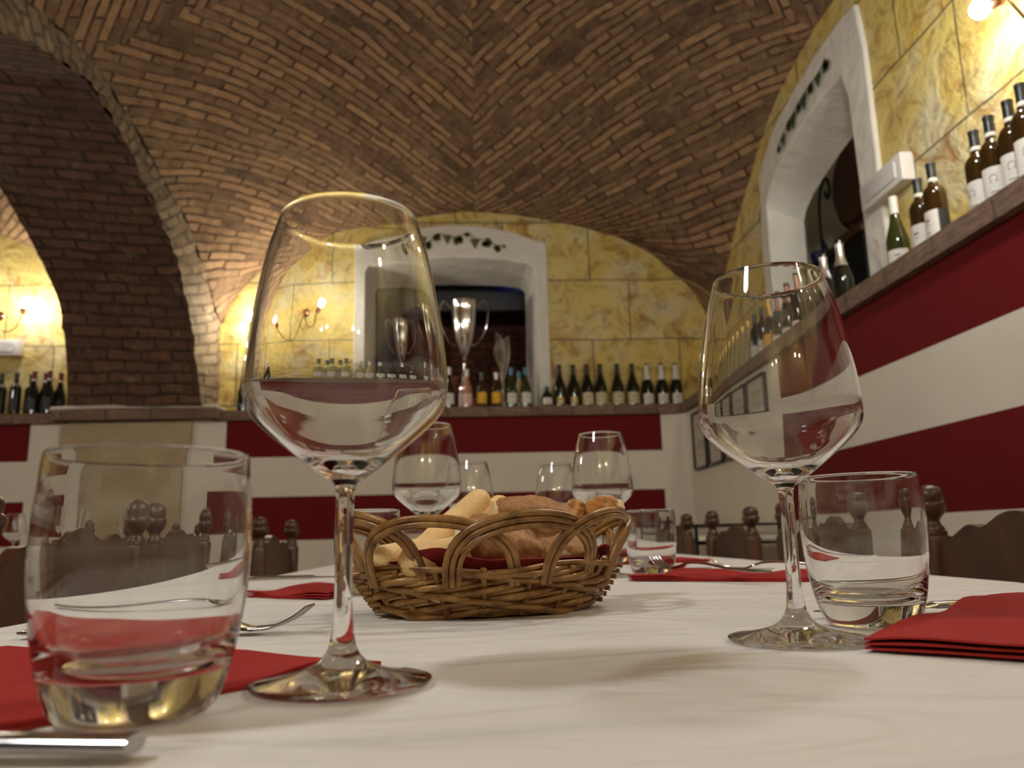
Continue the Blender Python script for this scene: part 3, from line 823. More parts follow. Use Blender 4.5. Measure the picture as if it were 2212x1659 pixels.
# ================================================================ CUTLERY
def sweep(mb, path, wid, thk, m=0):
    """flat bar along a path; wid/thk per point"""
    P = [Vector(p) for p in path]; n = len(P); V = []; F = []
    for i in range(n):
        T = (P[min(i+1, n-1)]-P[max(i-1, 0)]).normalized()
        S = T.cross(Vector((0,0,1))).normalized(); U = S.cross(T)
        a, h = wid[i]/2, thk[i]/2
        for k in range(10):
            an = 2*PI*k/10
            V.append(P[i]+S*(a*math.copysign(abs(math.cos(an))**0.7, math.cos(an)))+U*(h*math.sin(an)))
    for i in range(n-1):
        for k in range(10): F.append((i*10+k, i*10+(k+1) % 10, (i+1)*10+(k+1) % 10, (i+1)*10+k))
    F.append(tuple(reversed(range(10)))); F.append(tuple(range((n-1)*10, n*10)))
    mb.add(V, F, m)
def fork_mesh():
    mb = MB()
    hp = [(-0.110,0,0.0025),(-0.09,0,0.0022),(-0.05,0,0.004),(0.0,0,0.010),(0.03,0,0.010),(0.045,0,0.006)]
    P = spline(hp, 5); n = len(P)
    w_ = [0.010+0.008*max(0, 1-i/(n*0.45)) if i < n*0.45 else 0.0075 for i in range(n)]
    w_[0] = 0.012
    for i in range(n): 
        if i > n*0.85: w_[i] = 0.0075+(i-n*0.85)/(n*0.15)*0.014
    sweep(mb, P, w_, [0.0030]*n)
    P2 = spline([(0.045,0,0.006),(0.054,0,0.0028),(0.064,0,0.0022)], 4); sweep(mb, P2, [0.0215,0.0235,0.0242,0.0245,0.0245,0.0245,0.0245,0.0245,0.0245], [0.0026]*9)
    for k in range(4):
        y = (k-1.5)*0.0062
        P3 = spline([(0.060,y,0.0022),(0.075,y*1.02,0.0035),(0.090,y*1.0,0.0095),(0.101,y*0.95,0.0175)], 4); m_ = len(P3)
        sweep(mb, P3, [0.0040-0.0016*i/m_ for i in range(m_)], [0.0026-0.0008*i/m_ for i in range(m_)])
    return mb
def knife_mesh():
    mb = MB()
    P = spline([(-0.110,0,0.0035),(-0.06,0,0.0042),(0.0,0,0.0042),(0.012,0,0.0042)], 5); n = len(P)
    sweep(mb, P, [0.013-0.003*i/n for i in range(n)], [0.0062-0.001*i/n for i in range(n)])
    sweep(mb, [(0.010,0,0.0042),(0.022,0.001,0.0036),(0.05,0.001,0.003),(0.085,0.001,0.003),(0.100,0.0005,0.003),(0.108,-0.003,0.003)], [0.010,0.017,0.019,0.018,0.012,0.002], [0.0035,0.0024,0.0016,0.0014,0.0012,0.001])
    return mb
fork0 = fork_mesh().build('fork', [m_steel], smooth=50)
prop(fork0, 'steel fork lying beyond the near left napkin, tines curving up', 'fork')
fork0.location = (-0.222, 0.592, TZ+0.0012); fork0.rotation_euler = (0, 0, math.radians(-5))
def fork(label, x, y, rz, z=0.001, rx=0, ry=0, s=1.0):
    f = fork0.copy(); C.objects.link(f); f.location = (x, y, TZ+z); f.rotation_euler = (rx, ry, rz); return prop(f, label, 'fork')
fork('steel fork crossing the large red napkin on the right, left of its pair', 0.300, 1.06, math.radians(118), 0.0125)
fork('steel fork on the large red napkin on the right, nearer the wine glass stem', 0.405, 1.035, math.radians(158), 0.0125)
knife0 = knife_mesh().build('table_knife', [m_steel], smooth=50)
prop(knife0, 'steel table knife in the near left corner in front of the tumbler', 'knife')
knife0.location = (-0.215, 0.270, TZ+0.0008); knife0.rotation_euler = (0, 0, math.radians(174))
def knife(label, x, y, rz, z=0.001):
    f = knife0.copy(); C.objects.link(f); f.location = (x, y, TZ+z); f.rotation_euler = (0, 0, rz); return prop(f, label, 'knife')
knife('steel knife lying behind the right-hand red napkin and tumbler', 0.355, 0.602, math.radians(187))
knife('steel knife on the left red napkin behind the near wine glass', -0.245, 1.135, math.radians(8), 0.0105)
knife('steel knife beyond the large red napkin on the right', 0.36, 1.27, math.radians(-8))

# ================================================================ BREAD BASKET
BC = Vector((0.010, 0.718, TZ)); BA = math.radians(22)
bk = thing('bread_basket', 'oval brown wicker bread basket with looped rim in the middle of the table', 'basket', tuple(BC), BA)
def oval(a, b, th): return (a*math.cos(th), b*math.sin(th))
def bask(th, z):
    """wall of the basket: flares from the base to the rim"""
    t = z/0.040
    a = 0.088+0.030*t**0.8; b = 0.060+0.026*t**0.8
    return a, b
NS = 18
ROWS = 8
for r in range(ROWS):
    z = 0.004+r*0.0047
    mb = MB(); P = []; n = NS*8
    off = (r % 2)*PI
    for k in range(n):
        th = 2*PI*k/n; a, b = bask(th, z)
        wv = math.sin(th*NS/2+off)
        x, y = oval(a+0.0042*wv, b+0.0042*wv, th)
        P.append((x, y, z+0.0030*math.sin(th*NS/4+r*1.3)+0.0008*noise.noise(Vector((th*5, r, 0)))))
    mb.tube(P, 0.0026+0.0004*(r % 3 == 0), 8, 0, cyc=True)
    P2 = []
    for k in range(n):
        th = 2*PI*k/n; a, b = bask(th, z+0.002)
        wv = math.sin(th*NS/2+off+0.9)
        x, y = oval(a+0.0028*wv-0.0010, b+0.0028*wv-0.0010, th)
        P2.append((x, y, z+0.0020+0.0030*math.sin(th*NS/4+r*1.3+1.1)))
    mb.tube(P2, 0.0021, 7, 0, cyc=True)
    mb.build('weave_row', [m_wick], bk, smooth=80)
# projecting cut ends of the rods at the short ends
for e, sgn in ((0, 1), (PI, -1)):
    mb = MB()
    for r in range(7):
        for q in (-0.22, 0.05):
            th = e+q; z = 0.006+r*0.0050; a, b = bask(th, z); x, y = oval(a+0.003, b+0.003, th)
            th2 = th-0.06; x2, y2 = oval(a+0.011, b+0.010, th2)
            mb.tube([(x, y, z), (x2, y2, z-0.001)], 0.0023, 7)
    mb.build('rod_end', [m_wick], bk, smooth=60)
mb = MB()
for z, aa, bb, rr in ((0.0030,0.088,0.060,0.0030),(0.0030,0.082,0.054,0.0026)):
    mb.tube([(*oval(aa, bb, 2*PI*k/96), z+0.0006*math.sin(k)) for k in range(96)], rr, 8, 0, cyc=True)
mb.build('base_hoop', [m_wick], bk, smooth=80)
mb = MB()
for i in range(-6, 7):
    x = i*0.0132; yy = 0.056*math.sqrt(max(0, 1-(x/0.086)**2))
    mb.tube([(x, -yy, 0.0045), (x, 0, 0.0055+0.002*(i % 2)), (x, yy, 0.0045)], 0.0024, 6)
for i in range(-5, 6):
    y = i*0.0105; xx = 0.086*math.sqrt(max(0, 1-(y/0.060)**2))
    mb.tube([(-xx+2*xx*k/24, y, 0.0055+0.0018*math.sin(k*1.7+i*PI)) for k in range(25)], 0.0024, 6)
mb.build('base', [m_wick], bk, smooth=80)
for i in range(NS):
    th = 2*PI*(i+0.5)/NS; mb = MB()
    P = [(*oval(bask(th, z)[0], bask(th, z)[1], th), z) for z in (0.002, 0.012, 0.024, 0.034, 0.039)]
    mb.tube(P, 0.0028, 7); mb.build('stake', [m_wick], bk, smooth=80)
NLOOP = 9
for i in range(NLOOP):
    t0 = 2*PI*i/NLOOP-PI/2-0.62; span = 2*PI/NLOOP*1.75
    hmax = 0.046+0.003*math.sin(i*2.1)
    mb = MB()
    for k in range(2+(i % 3 == 0)):
        P = []
        sp = span*(1-0.075*k); tt0 = t0+(span-sp)/2
        for q in range(25):
            u = q/24; th = tt0+sp*(0.5-0.5*math.cos(PI*u))*0.82+sp*0.18*u
            arch = math.sin(PI*u)**0.62
            z = 0.026+(hmax+0.010-0.0050*k)*arch
            zz = min(z, 0.085)
            a0, b0 = bask(th, 0.032)
            fl = 0.020*arch
            off = (0.0035 if u > 0.5 else -0.0035)*math.cos(PI*u)*0  + (0.0030*math.cos(PI*u))
            x, y = oval(a0+fl+off, b0+fl+off, th)
            P.append((x, y, zz))
        mb.tube(P, 0.0030-0.0003*k, 8)
    mb.build('rim_loop', [m_wick], bk, smooth=80)

# napkin lining in the basket
def drape():
    mb = MB(); n = 26; V = []; F = []
    for j in range(n+1):
        for i in range(n+1):
            u, v = i/n*2-1, j/n*2-1
            x = u*0.112; y = v*0.080
            r = math.sqrt((x/0.104)**2+(y/0.072)**2)
            z = 0.010+0.030*min(r, 1.35)**2.4+noise.noise(Vector((x*30, y*30, 3)))*0.010*min(r, 1.0)
            z = min(z, 0.046+0.022*max(0, noise.noise(Vector((x*18, y*18, 9))))); k = 1.0 if r < 1 else (0.98/r)**0.55
            V.append((x*k, y*k, z))
    for j in range(n):
        for i in range(n):
            a = j*(n+1)+i; F.append((a, a+1, a+n+2, a+n+1))
    mb.add(V, F)
    o = mb.build('lining_napkin', [m_napdark], smooth=60, fixn=False)
    s = o.modifiers.new('sol', 'SOLIDIFY'); s.thickness = 0.0012
    o.location = tuple(BC); o.rotation_euler = (0, 0, BA)
    return prop(o, 'dark red napkin lining the bread basket under the bread', 'napkin')
drape()

# ================================================================ BREAD
def roll(label, p0, p1, r, mat, name='breadstick', taper=0.75, bend=0.0, cat='bread', group=None):
    p0, p1 = Vector(p0), Vector(p1); n = 28; P = []; R = []
    side = (p1-p0).cross(Vector((0,0,1))).normalized()
    for i in range(n+1):
        u = i/n; q = p0.lerp(p1, u)+Vector((0,0,1))*math.sin(PI*u)*bend
        e = min(u, 1-u)*(p1-p0).length/r
        rr = r*(taper+(1-taper)*math.sin(PI*u))*(math.sqrt(max(0, 1-(1-min(e, 1))**2)) if e < 1 else 1)
        P.append(q); R.append(max(rr, 0.0004)*(1+0.05*noise.noise(Vector((u*7, r*99, 0)))))
    mb = MB(); mb.tube(P, r, 20, rf=R)
    o = mb.build(name, [mat], smooth=80)
    return prop(o, label, cat, group)
def B(x, y, z): # basket-frame point to world
    c, s = math.cos(BA), math.sin(BA); return (BC.x+c*x-s*y, BC.y+s*x+c*y, TZ+z)
roll('pale breadstick leaning up to the highest tip over the basket middle', (-0.062,0.676,TZ+0.040), (0.006,0.775,TZ+0.104), 0.0130, m_stick, taper=0.9)
roll('pale breadstick just right of the highest one, its tip lower', (-0.034,0.705,TZ+0.046), (0.026,0.795,TZ+0.099), 0.0120, m_stick, taper=0.9)
roll('pale breadstick with a rounded end at the basket left, on top', (-0.062,0.634,TZ+0.044), (0.010,0.700,TZ+0.054), 0.0150, m_stick, taper=0.9)
roll('pale breadstick at the far left in the basket, its end lowest', (-0.086,0.655,TZ+0.046), (-0.020,0.735,TZ+0.055), 0.0135, m_stick, taper=0.9)
roll('pale breadstick low in the basket under the left rim loops', (-0.040,0.640,TZ+0.022), (0.02,0.700,TZ+0.026), 0.0115, m_stick, taper=0.9)
def loaf(label, loc, rot, size, mat, seed=0, name='bread_slice', rough=1.0, ee=9.0):
    """torn / cut piece of rustic loaf: displaced block, crust and crumb faces"""
    b = bmesh.new(); bmesh.ops.create_cube(b, size=1)
    bmesh.ops.subdivide_edges(b, edges=b.edges[:], cuts=22, use_grid_fill=True)
    sx, sy, sz = size
    for v in b.verts:
        p = v.co.copy(); q = Vector((p.x*2, p.y*2, p.z*2))
        L = (abs(q.x)**ee+abs(q.y)**ee+abs(q.z)**ee)**(1/ee)
        q = q/L*max(abs(q.x), abs(q.y), abs(q.z))
        top = 1.0-0.30*(0.5+0.5*q.z)*q.x*q.x
        q = Vector((q.x*sx/2*(1-0.10*q.z), q.y*sy/2*(1-0.15*q.z), q.z*sz/2*top))
        S = Vector((seed*1.7, 0, seed))
        d = noise.noise(q*22+S)*0.006*rough+noise.noise(q*60+S)*0.0032*rough+noise.noise(q*150+S)*0.0014*rough
        v.co = q+q.normalized()*d
    me = bpy.data.meshes.new(name)
    b.normal_update()
    for f in b.faces:
        f.smooth = True; c = f.calc_center_median()
        f.material_index = 1 if (c.z < -sz*0.40 or c.x > sx*0.44 or c.x < -sx*0.46) else 0
    b.to_mesh(me); b.free()
    me.materials.append(mat); me.materials.append(m_crumb)
    o = link(name, me, None, loc, rot)
    return prop(o, label, 'bread')
D = math.radians
loaf('thick slice of brown rustic bread on top at the basket middle', (0.052,0.752,TZ+0.078), (D(18), D(2), D(6)), (0.080,0.042,0.042), m_crust, 1)
loaf('broken piece of crusty bread at the basket middle under the top slice', (0.016,0.690,TZ+0.052), (D(28), D(14), D(12)), (0.078,0.040,0.050), m_crust, 4, rough=1.4)
loaf('torn end of toasted crusty bread sticking out over the basket right end', (0.128,0.805,TZ+0.088), (D(-10), D(-14), D(-18)), (0.036,0.034,0.030), m_crust2, 9, rough=2.0, ee=6)
loaf('small torn bread corner left of the toasted end piece', (0.098,0.800,TZ+0.086), (D(10), D(38), D(20)), (0.022,0.028,0.030), m_crust2, 14, rough=2.2, ee=5)
loaf('floury slice of bread low in the basket behind the front loops', (0.070,0.705,TZ+0.042), (D(35), D(-8), D(35)), (0.070,0.036,0.036), m_crust, 19, rough=1.4)

# ================================================================ CHAIRS
def crest_outline(w, z0, zp, zc):
    """scalloped back board: shoulders, two steps and a central hump; curved lower edge"""
    top = [(-1,0.0),(-0.86,0.02),(-0.72,0.30),(-0.62,0.52),(-0.54,0.60),(-0.46,0.52),(-0.40,0.50),(-0.30,0.66),(-0.18,0.88),(-0.06,0.99),(0,1.0)]
    bot = [(-1,0.0),(-0.90,-0.06),(-0.80,-0.18),(-0.68,-0.10),(-0.55,0.0),(-0.40,0.06),(-0.2,0.10),(0,0.11)]
    T = [(x*w, zp+(zc-zp)*h) for x, h in top]; T += [(-x, z) for x, z in reversed(T[:-1])]
    Bt = [(x*w, z0+0.20*h) for x, h in bot]; Bt += [(-x, z) for x, z in reversed(Bt[:-1])]
    S1 = spline([(x, 0, z) for x, z in T], 3); S2 = spline([(x, 0, z) for x, z in Bt], 2)
    return [(p.x, p.z) for p in S1]+[(p.x, p.z) for p in reversed(S2)]
FIN = [(0,0.0),(0.019,0.0),(0.0195,0.004),(0.0170,0.008),(0.0135,0.013),(0.0125,0.018),(0.0150,0.023),(0.0210,0.030),(0.0250,0.038),(0.0262,0.045),(0.0250,0.050),(0.0215,0.053),(0.0225,0.056),(0.0235,0.062),(0.0215,0.070),(0.0160,0.077),(0.0080,0.080),(0.0,0.081)]
def make_chair(label, group=None):
    t = thing('dining_chair', label, 'chair', (0,0,0), 0, group)
    H = TZ+0.050
    for sx in (-1, 1):
        mb = MB(); mb.box(sx*0.20-0.024, sx*0.20+0.024, -0.022, 0.022, 0.0, H, 0, 0.009)
        mb.box(sx*0.20-0.018, sx*0.20+0.018, -0.017, 0.017, H-0.004, H+0.008, 0, 0.005)
        mb.build('back_post', [m_wood], t, smooth=50)
        MB().lathe(FIN, 20, 0, (sx*0.20, 0, H+0.006)).build('finial', [m_wood], t, smooth=45)
        MB().box(sx*0.19-0.020, sx*0.19+0.020, 0.36, 0.40, 0, 0.43, 0, 0.006).build('leg', [m_wood], t)
    cv = lambda x, z: -0.020*(1-(x/0.19)**2)
    mb = MB(); mb.prism(crest_outline(0.185, TZ-0.070, TZ+0.038, TZ+0.085), -0.011, 0.011, None, 0, cv)
    mb.build('backrest', [m_wood], t, smooth=35)
    mb = MB(); mb.prism([(-0.185,0.56),(0.185,0.56),(0.185,0.60),(0.06,0.605),(0,0.625),(-0.06,0.605),(-0.185,0.60)], -0.010, 0.010, None, 0, cv)
    mb.build('lower_rail', [m_wood], t)
    MB().box(-0.215,0.215,-0.015,0.415,0.425,0.450,0,0.008).build('seat', [m_wood], t)
    MB().box(-0.19,0.19,0.02,0.395,0.448,0.478,0,0.012).build('seat_cushion', [m_seat], t)
    for y in (0.0, 0.38): MB().box(-0.185,0.185,y-0.010,y+0.010,0.20,0.235,0,0.004).build('stretcher', [m_wood], t)
    for sx in (-1, 1): MB().box(sx*0.195-0.010,sx*0.195+0.010,0.015,0.365,0.14,0.17,0,0.004).build('side_stretcher', [m_wood], t)
    return t
ch = make_chair('dark oak chair with carved back at the right table edge, nearest the camera')
ch.location = (0.795, 1.16, 0); ch.rotation_euler = (0, 0, PI/2)
R_ = [(0.80,1.84,'dark oak chair with carved back, behind the right-hand water tumbler'),
      (0.82,2.56,'dark oak chair with two knob finials, left of the right wine glass stem'),
      (0.82,3.30,'farthest dark oak chair along the right side of the long table')]
for x, y, lb in R_: dup(ch, (x, y, 0), PI/2, lb)
L_ = [(-0.645,1.285,'dark oak chair with carved back on the left, seen through the near tumbler'),
      (-0.66,1.85,'second dark oak chair along the left table side, behind the near tumbler rim'),
      (-0.65,2.58,'dark oak chair with scalloped back between the near tumbler and wine glass stem')]
for i, (x, y, lb) in enumerate(L_):
    c = dup(ch, (x, y, 0), -PI/2, lb)
    if i == 0: c.scale = (1.15, 1, 1)
dup(ch, (-1.40, 3.0, 0), PI/2, 'dark oak chair at the far left second table, seen through the near tumbler')
dup(ch, (-1.40, 4.0, 0), PI/2, 'far dark oak chair at the second table near the back wall pier')
dup(ch, (-3.00, 3.3, 0), -PI/2, 'dark oak chair on the far side of the second table at left')

# second table on the left
t2 = thing('dining_table', 'second long table on the left under a white cloth', 'table', (-2.2, 3.6, 0))
MB().box(-0.40,0.40,-1.1,1.1,0.715,0.742,0,0.004).build('tabletop', [m_wood], t2)
for sx in (-1, 1):
    for sy in (-1, 1): MB().box(sx*0.34-0.035,sx*0.34+0.035,sy*1.0-0.035,sy*1.0+0.035,0,0.715,0,0.006).build('leg', [m_wood], t2)
cloth('tablecloth', -2.61, -1.79, 2.48, 4.72, 0.22, 'white tablecloth on the second table at the far left')
wine_glass('small wine glass at the left picture edge above the chair back', -2.17, 3.80)
wine_glass('small far wine glass seen through the near tumbler, left one of two', -2.06, 4.05)
wine_glass('small far wine glass seen through the near tumbler, right one of two', -1.93, 4.35)

# ================================================================ BOTTLES
def gcol(name, col, rough=0.06): 
    m = simple(name, col, rough, spec=0.6); return m
G = {'black': gcol('black_green_glass', (0.006,0.008,0.006,1)), 'brown': gcol('amber_brown_glass', (0.035,0.016,0.003,1)),
     'green': gcol('olive_green_glass', (0.030,0.036,0.008,1)), 'pale': gcol('pale_wine_glass', (0.42,0.34,0.16,1)),
     'white': gcol('straw_white_wine_glass', (0.40,0.36,0.14,1)), 'rose': gcol('rose_wine_glass', (0.48,0.22,0.15,1)), 'gold': gcol('golden_spirit_glass', (0.34,0.18,0.03,1))}
CAP = {'black': simple('black_capsule', (0.015,0.016,0.017,1), 0.35), 'red': simple('red_capsule', srgb(110,18,22), 0.35), 'silver': simple('silver_foil', (0.75,0.73,0.68,1), 0.28, 0.85, bump=0.5, bscale=120),
       'white': simple('white_capsule', srgb(220,216,208), 0.4), 'blue': simple('blue_capsule', srgb(70,120,150), 0.35), 'gold': simple('gold_foil', (0.70,0.48,0.16,1), 0.3, 0.9, bump=0.5, bscale=120),
       'pink': simple('pinkish_foil', srgb(190,140,124), 0.35, 0.4), 'grey': simple('grey_green_capsule', (0.06,0.075,0.07,1), 0.35)}
LAB = {'white': simple('white_paper_label', srgb(222,216,206), 0.6, var=0.06, vscale=60), 'cream': simple('cream_paper_label', srgb(206,194,150), 0.6, var=0.05, vscale=60),
       'yellow': simple('yellow_label', srgb(224,168,30), 0.5, var=0.05, vscale=60), 'gold': simple('gold_label', srgb(178,140,66), 0.4, 0.3), 'black': simple('black_label', (0.02,0.02,0.022,1), 0.5),
       'grey': simple('grey_print', srgb(120,114,108), 0.6), 'rose': simple('pale_pink_label', srgb(226,190,180), 0.55)}
SH = {  # profile of the glass: (radius, height)
 'bordeaux': [(0,0),(0.034,0),(0.0370,0.004),(0.0375,0.010),(0.0375,0.185),(0.0365,0.200),(0.030,0.216),(0.020,0.228),(0.0155,0.240),(0.0145,0.262),(0.0140,0.300),(0.0155,0.301),(0.0155,0.310),(0,0.310)],
 'burgundy': [(0,0),(0.037,0),(0.0405,0.004),(0.041,0.012),(0.041,0.120),(0.0395,0.140),(0.033,0.170),(0.024,0.200),(0.0175,0.228),(0.0150,0.250),(0.0145,0.302),(0.0160,0.303),(0.0160,0.312),(0,0.312)],
 'champagne': [(0,0),(0.041,0),(0.0440,0.004),(0.0445,0.012),(0.0445,0.130),(0.043,0.150),(0.036,0.180),(0.026,0.212),(0.0185,0.240),(0.0160,0.262),(0.0150,0.306),(0.0175,0.308),(0.0175,0.320),(0,0.322)],
 'flute': [(0,0),(0.033,0),(0.0355,0.004),(0.036,0.010),(0.036,0.115),(0.0345,0.150),(0.030,0.190),(0.0235,0.225),(0.0175,0.255),(0.0145,0.285),(0.014,0.325),(0.015,0.326),(0.015,0.335),(0,0.335)],
 'squat': [(0,0),(0.036,0),(0.040,0.004),(0.041,0.010),(0.041,0.120),(0.038,0.150),(0.028,0.176),(0.017,0.194),(0.0145,0.210),(0.014,0.235),(0.0175,0.236),(0.0175,0.262),(0,0.263)]}
def bottle(label, x, y, z, shape, glass, cap, lab, face=-PI/2, group=None, capd=0.055, lz=(0.035,0.115), lw=2.0, ring=None, half=False, emblem=False, h=1.0, name='wine_bottle', lab2=None):
    prof = [(r*1.0, q*h) for r, q in SH[shape]]; top = prof[-1][1]
    sm = spline([(r, 0, q) for r, q in prof[4:10]], 4)
    pr = prof[:4]+[(p.x, p.z) for p in sm]+prof[10:]
    o = thing(name, label, 'bottle', (x, y, z), 0, group)
    MB().lathe(pr, 28).build('glass_body', [G[glass]], o, smooth=40)
    def rad(q):
        for i in range(len(pr)-1):
            if pr[i][1] <= q <= pr[i+1][1] and pr[i+1][1] > pr[i][1]:
                t = (q-pr[i][1])/(pr[i+1][1]-pr[i][1]); return pr[i][0]*(1-t)+pr[i+1][0]*t
        return pr[-2][0]
    if cap:
        c0 = top-capd; P = []
        for i in range(9):
            q = c0+(top-0.001-c0)*i/8; P.append((rad(q)+0.0009, q))
        if shape == 'champagne' or cap in ('silver',):
            P[-2] = (P[-2][0]+0.002, P[-2][1])
        P.append((0, top+0.0015)); P.insert(0, (rad(c0), c0))
        MB().lathe(P, 24).build('capsule', [CAP[cap]], o, smooth=35)
    if ring:
        q = top-capd-0.014
        MB().lathe([(rad(q)+0.0007, q), (rad(q)+0.0009, q+0.001), (rad(q+0.013)+0.0009, q+0.012), (rad(q+0.013)+0.0005, q+0.013)], 24).build('neck_band', [LAB[ring]], o, smooth=35)
    def wrap(z0, z1, a0, a1, mat, nm, dr=0.0007, parent=o, n=14):
        V = []
        for k in range(n+1):
            a = face+a0+(a1-a0)*k/n
            for q in (z0*h, z1*h): rr = rad(q)+dr; V.append((rr*math.cos(a), rr*math.sin(a), q))
        return MB().add(V, [(2*k, 2*k+2, 2*k+3, 2*k+1) for k in range(n)]).build(nm, [mat], parent, smooth=80, fixn=False)
    if lab:
        lo = wrap(lz[0], lz[1], -lw/2, lw/2, LAB[lab], 'label')
        # a few thin printed bars
        L = lz[1]-lz[0]
        if lab in ('white', 'cream', 'rose') and not emblem:
            mb = MB(); 
            for f0, f1, ww in ((0.62,0.70,0.5),(0.50,0.53,0.35),(0.20,0.23,0.45)):
                V = []
                for k in range(7):
                    a = face-ww/2+ww*k/6
                    for f in (f0, f1): q = (lz[0]+L*f)*h; rr = rad(q)+0.0012; V.append((rr*math.cos(a), rr*math.sin(a), q))
                mb.add(V, [(2*k, 2*k+2, 2*k+3, 2*k+1) for k in range(6)])
            mb.build('label_print', [LAB['grey']], lo, fixn=False)
        if half: wrap(lz[0], lz[1], lw/2-0.02, lw/2+0.9, LAB['black'], 'back_label')
        if emblem:
            P = []
            for k in range(21):
                an = -PI/2+0.5+(2*PI-1.0)*k/20
                u = math.cos(an)*0.0095; q = (lz[0]+L*0.68)+math.sin(an)*0.011
                a = face-0.15+u/0.038; rr = rad(q)+0.0013; P.append((rr*math.cos(a), rr*math.sin(a), q*h))
            for e, q0 in ((0, 1), (20, -1)): pass
            mb = MB(); mb.tube(P, 0.0009, 6)
            for sg in (-1, 1):
                q = lz[0]+L*0.68-0.0105; pts = []
                for k in range(3):
                    a = face-0.15+sg*(0.0045+0.004*k)/0.038; rr = rad(q)+0.0013; pts.append((rr*math.cos(a), rr*math.sin(a), q*h))
                mb.tube(pts, 0.0009, 6)
            V = []
            for k in range(7):
                a = face-0.5+0.7*k/6
                for f in (0.30, 0.33): q = (lz[0]+L*f)*h; rr = rad(q)+0.0012; V.append((rr*math.cos(a), rr*math.sin(a), q))
            mb.add(V, [(2*k, 2*k+2, 2*k+3, 2*k+1) for k in range(6)])
            mb.build('label_emblem', [LAB['grey']], lo, fixn=False)
    if lab2: wrap(lz[0]+0.005, lz[1]-0.02, -0.35, 0.35, LAB[lab2], 'small_label', 0.0014)
    return o
def copyb(src, label, x, y, group=None):
    return dup(src, (x, y, src.location.z), None, label, group)
ZL = TZ+0.975
BY = 5.585
X = lambda px: -0.079+(px-1007)*0.00339
# --- back ledge, left of the white frame
bottle('lone dark sparkling wine bottle at the left end of the back ledge', X(536), BY, ZL, 'champagne', 'black', 'white', None, capd=0.05)
wb = None
names = ['first white wine bottle from the left in the group below the wall lamp', 'second white wine bottle from the left in the group below the wall lamp', 'third white wine bottle from the left in the group below the wall lamp', 'fourth white wine bottle from the left in the group below the wall lamp', 'fifth white wine bottle, last before the white window frame']
for i, px in enumerate((686, 702, 718, 733, 751)):
    y = BY+(0.045 if i % 2 else -0.035)
    if wb is None: wb = bottle(names[0], X(px), y, ZL, 'bordeaux', 'white', 'grey', 'white', h=1.12, group='white wines below the back wall lamp')
    else: copyb(wb, names[i], X(px), y)
bottle('pale-capped white wine bottle in front of the window frame left side', X(783), BY, ZL, 'burgundy', 'white', 'white', 'white', h=1.05)
bottle('white wine bottle with pale capsule at the left corner of the opening', X(806), BY, ZL, 'burgundy', 'white', 'silver', 'white', h=1.03)
bottle('green bottle with white label, first before the dark opening', X(832), BY, ZL, 'burgundy', 'green', 'white', 'white')
bottle('broad black bottle with big white label in the left of the opening', X(860), BY, ZL, 'champagne', 'black', 'black', 'white', h=0.96)
bottle('dark green bottle with silver neck and white label in the opening', X(890), BY, ZL, 'burgundy', 'black', 'silver', 'white', h=0.98)
bottle('slim dark bottle with white label, right of the silver-necked one', X(920), BY, ZL, 'burgundy', 'green', 'black', 'white', h=0.92)
bottle('brown bottle with white label and cap beside the wine glass rim', X(970), BY, ZL, 'burgundy', 'brown', 'white', 'white', h=1.0)
bottle('rose wine bottle with pale pink label in front of the silver cup', X(1008), BY, ZL, 'burgundy', 'rose', 'white', 'rose', h=0.95)
bottle('dark bottle with yellow label, left one of two', X(1040), BY, ZL, 'squat', 'brown', 'grey', 'yellow', h=1.03)
bottle('dark bottle with yellow label, right one of two', X(1071), BY, ZL, 'squat', 'brown', 'silver', 'yellow', h=1.03)
bottle('green bottle with blue capsule and white label under the glass trophy', X(1104), BY, ZL, 'burgundy', 'green', 'blue', 'white', h=0.97)
bottle('green bottle with blue capsule and white label by the right jamb', X(1135), BY, ZL, 'burgundy', 'green', 'blue', 'white', h=0.97)
bottle('slim pale bottle with blue capsule leaning behind the blue-capped pair', X(1122), BY+0.075, ZL, 'burgundy', 'pale', 'blue', None, h=0.93)
bottle('small squat dark bottle with white label right of the frame foot', X(1180), BY-0.01, ZL, 'squat', 'black', 'grey', 'white', h=0.60, capd=0.025)
ga = bottle('dark sparkling bottle with gold oval label, left one of two', X(1208), BY, ZL, 'champagne', 'black', 'black', 'gold', lz=(0.02,0.075), lw=1.3, lab2='cream', capd=0.085)
copyb(ga, 'dark sparkling bottle with gold oval label, right one of two', X(1238), BY)
c4 = bottle('dark cream-labelled bottle, leftmost of the four on the back ledge', X(1268), BY, ZL, 'champagne', 'black', 'black', 'cream', lz=(0.02,0.105), lw=2.3, capd=0.085, group='four dark bottles with cream labels')
for px, lb in ((1297, 'dark cream-labelled bottle, second from left of the four on the back ledge'), (1334, 'dark cream-labelled bottle, third from left of the four on the back ledge'), (1367, 'dark cream-labelled bottle, rightmost of the four on the back ledge')):
    copyb(c4, lb, X(px), BY)
s3 = bottle('dark sparkling bottle with white foil neck, left of three at the ledge end', X(1399), BY, ZL, 'champagne', 'black', 'white', 'white', lz=(0.018,0.09), lw=1.9, capd=0.125, group='three white-necked sparkling bottles')
for px, lb in ((1431, 'dark sparkling bottle with white foil neck, middle of three at the ledge end'), (1462, 'dark sparkling bottle with white foil neck, right of three at the ledge end')):
    copyb(s3, lb, X(px), BY)
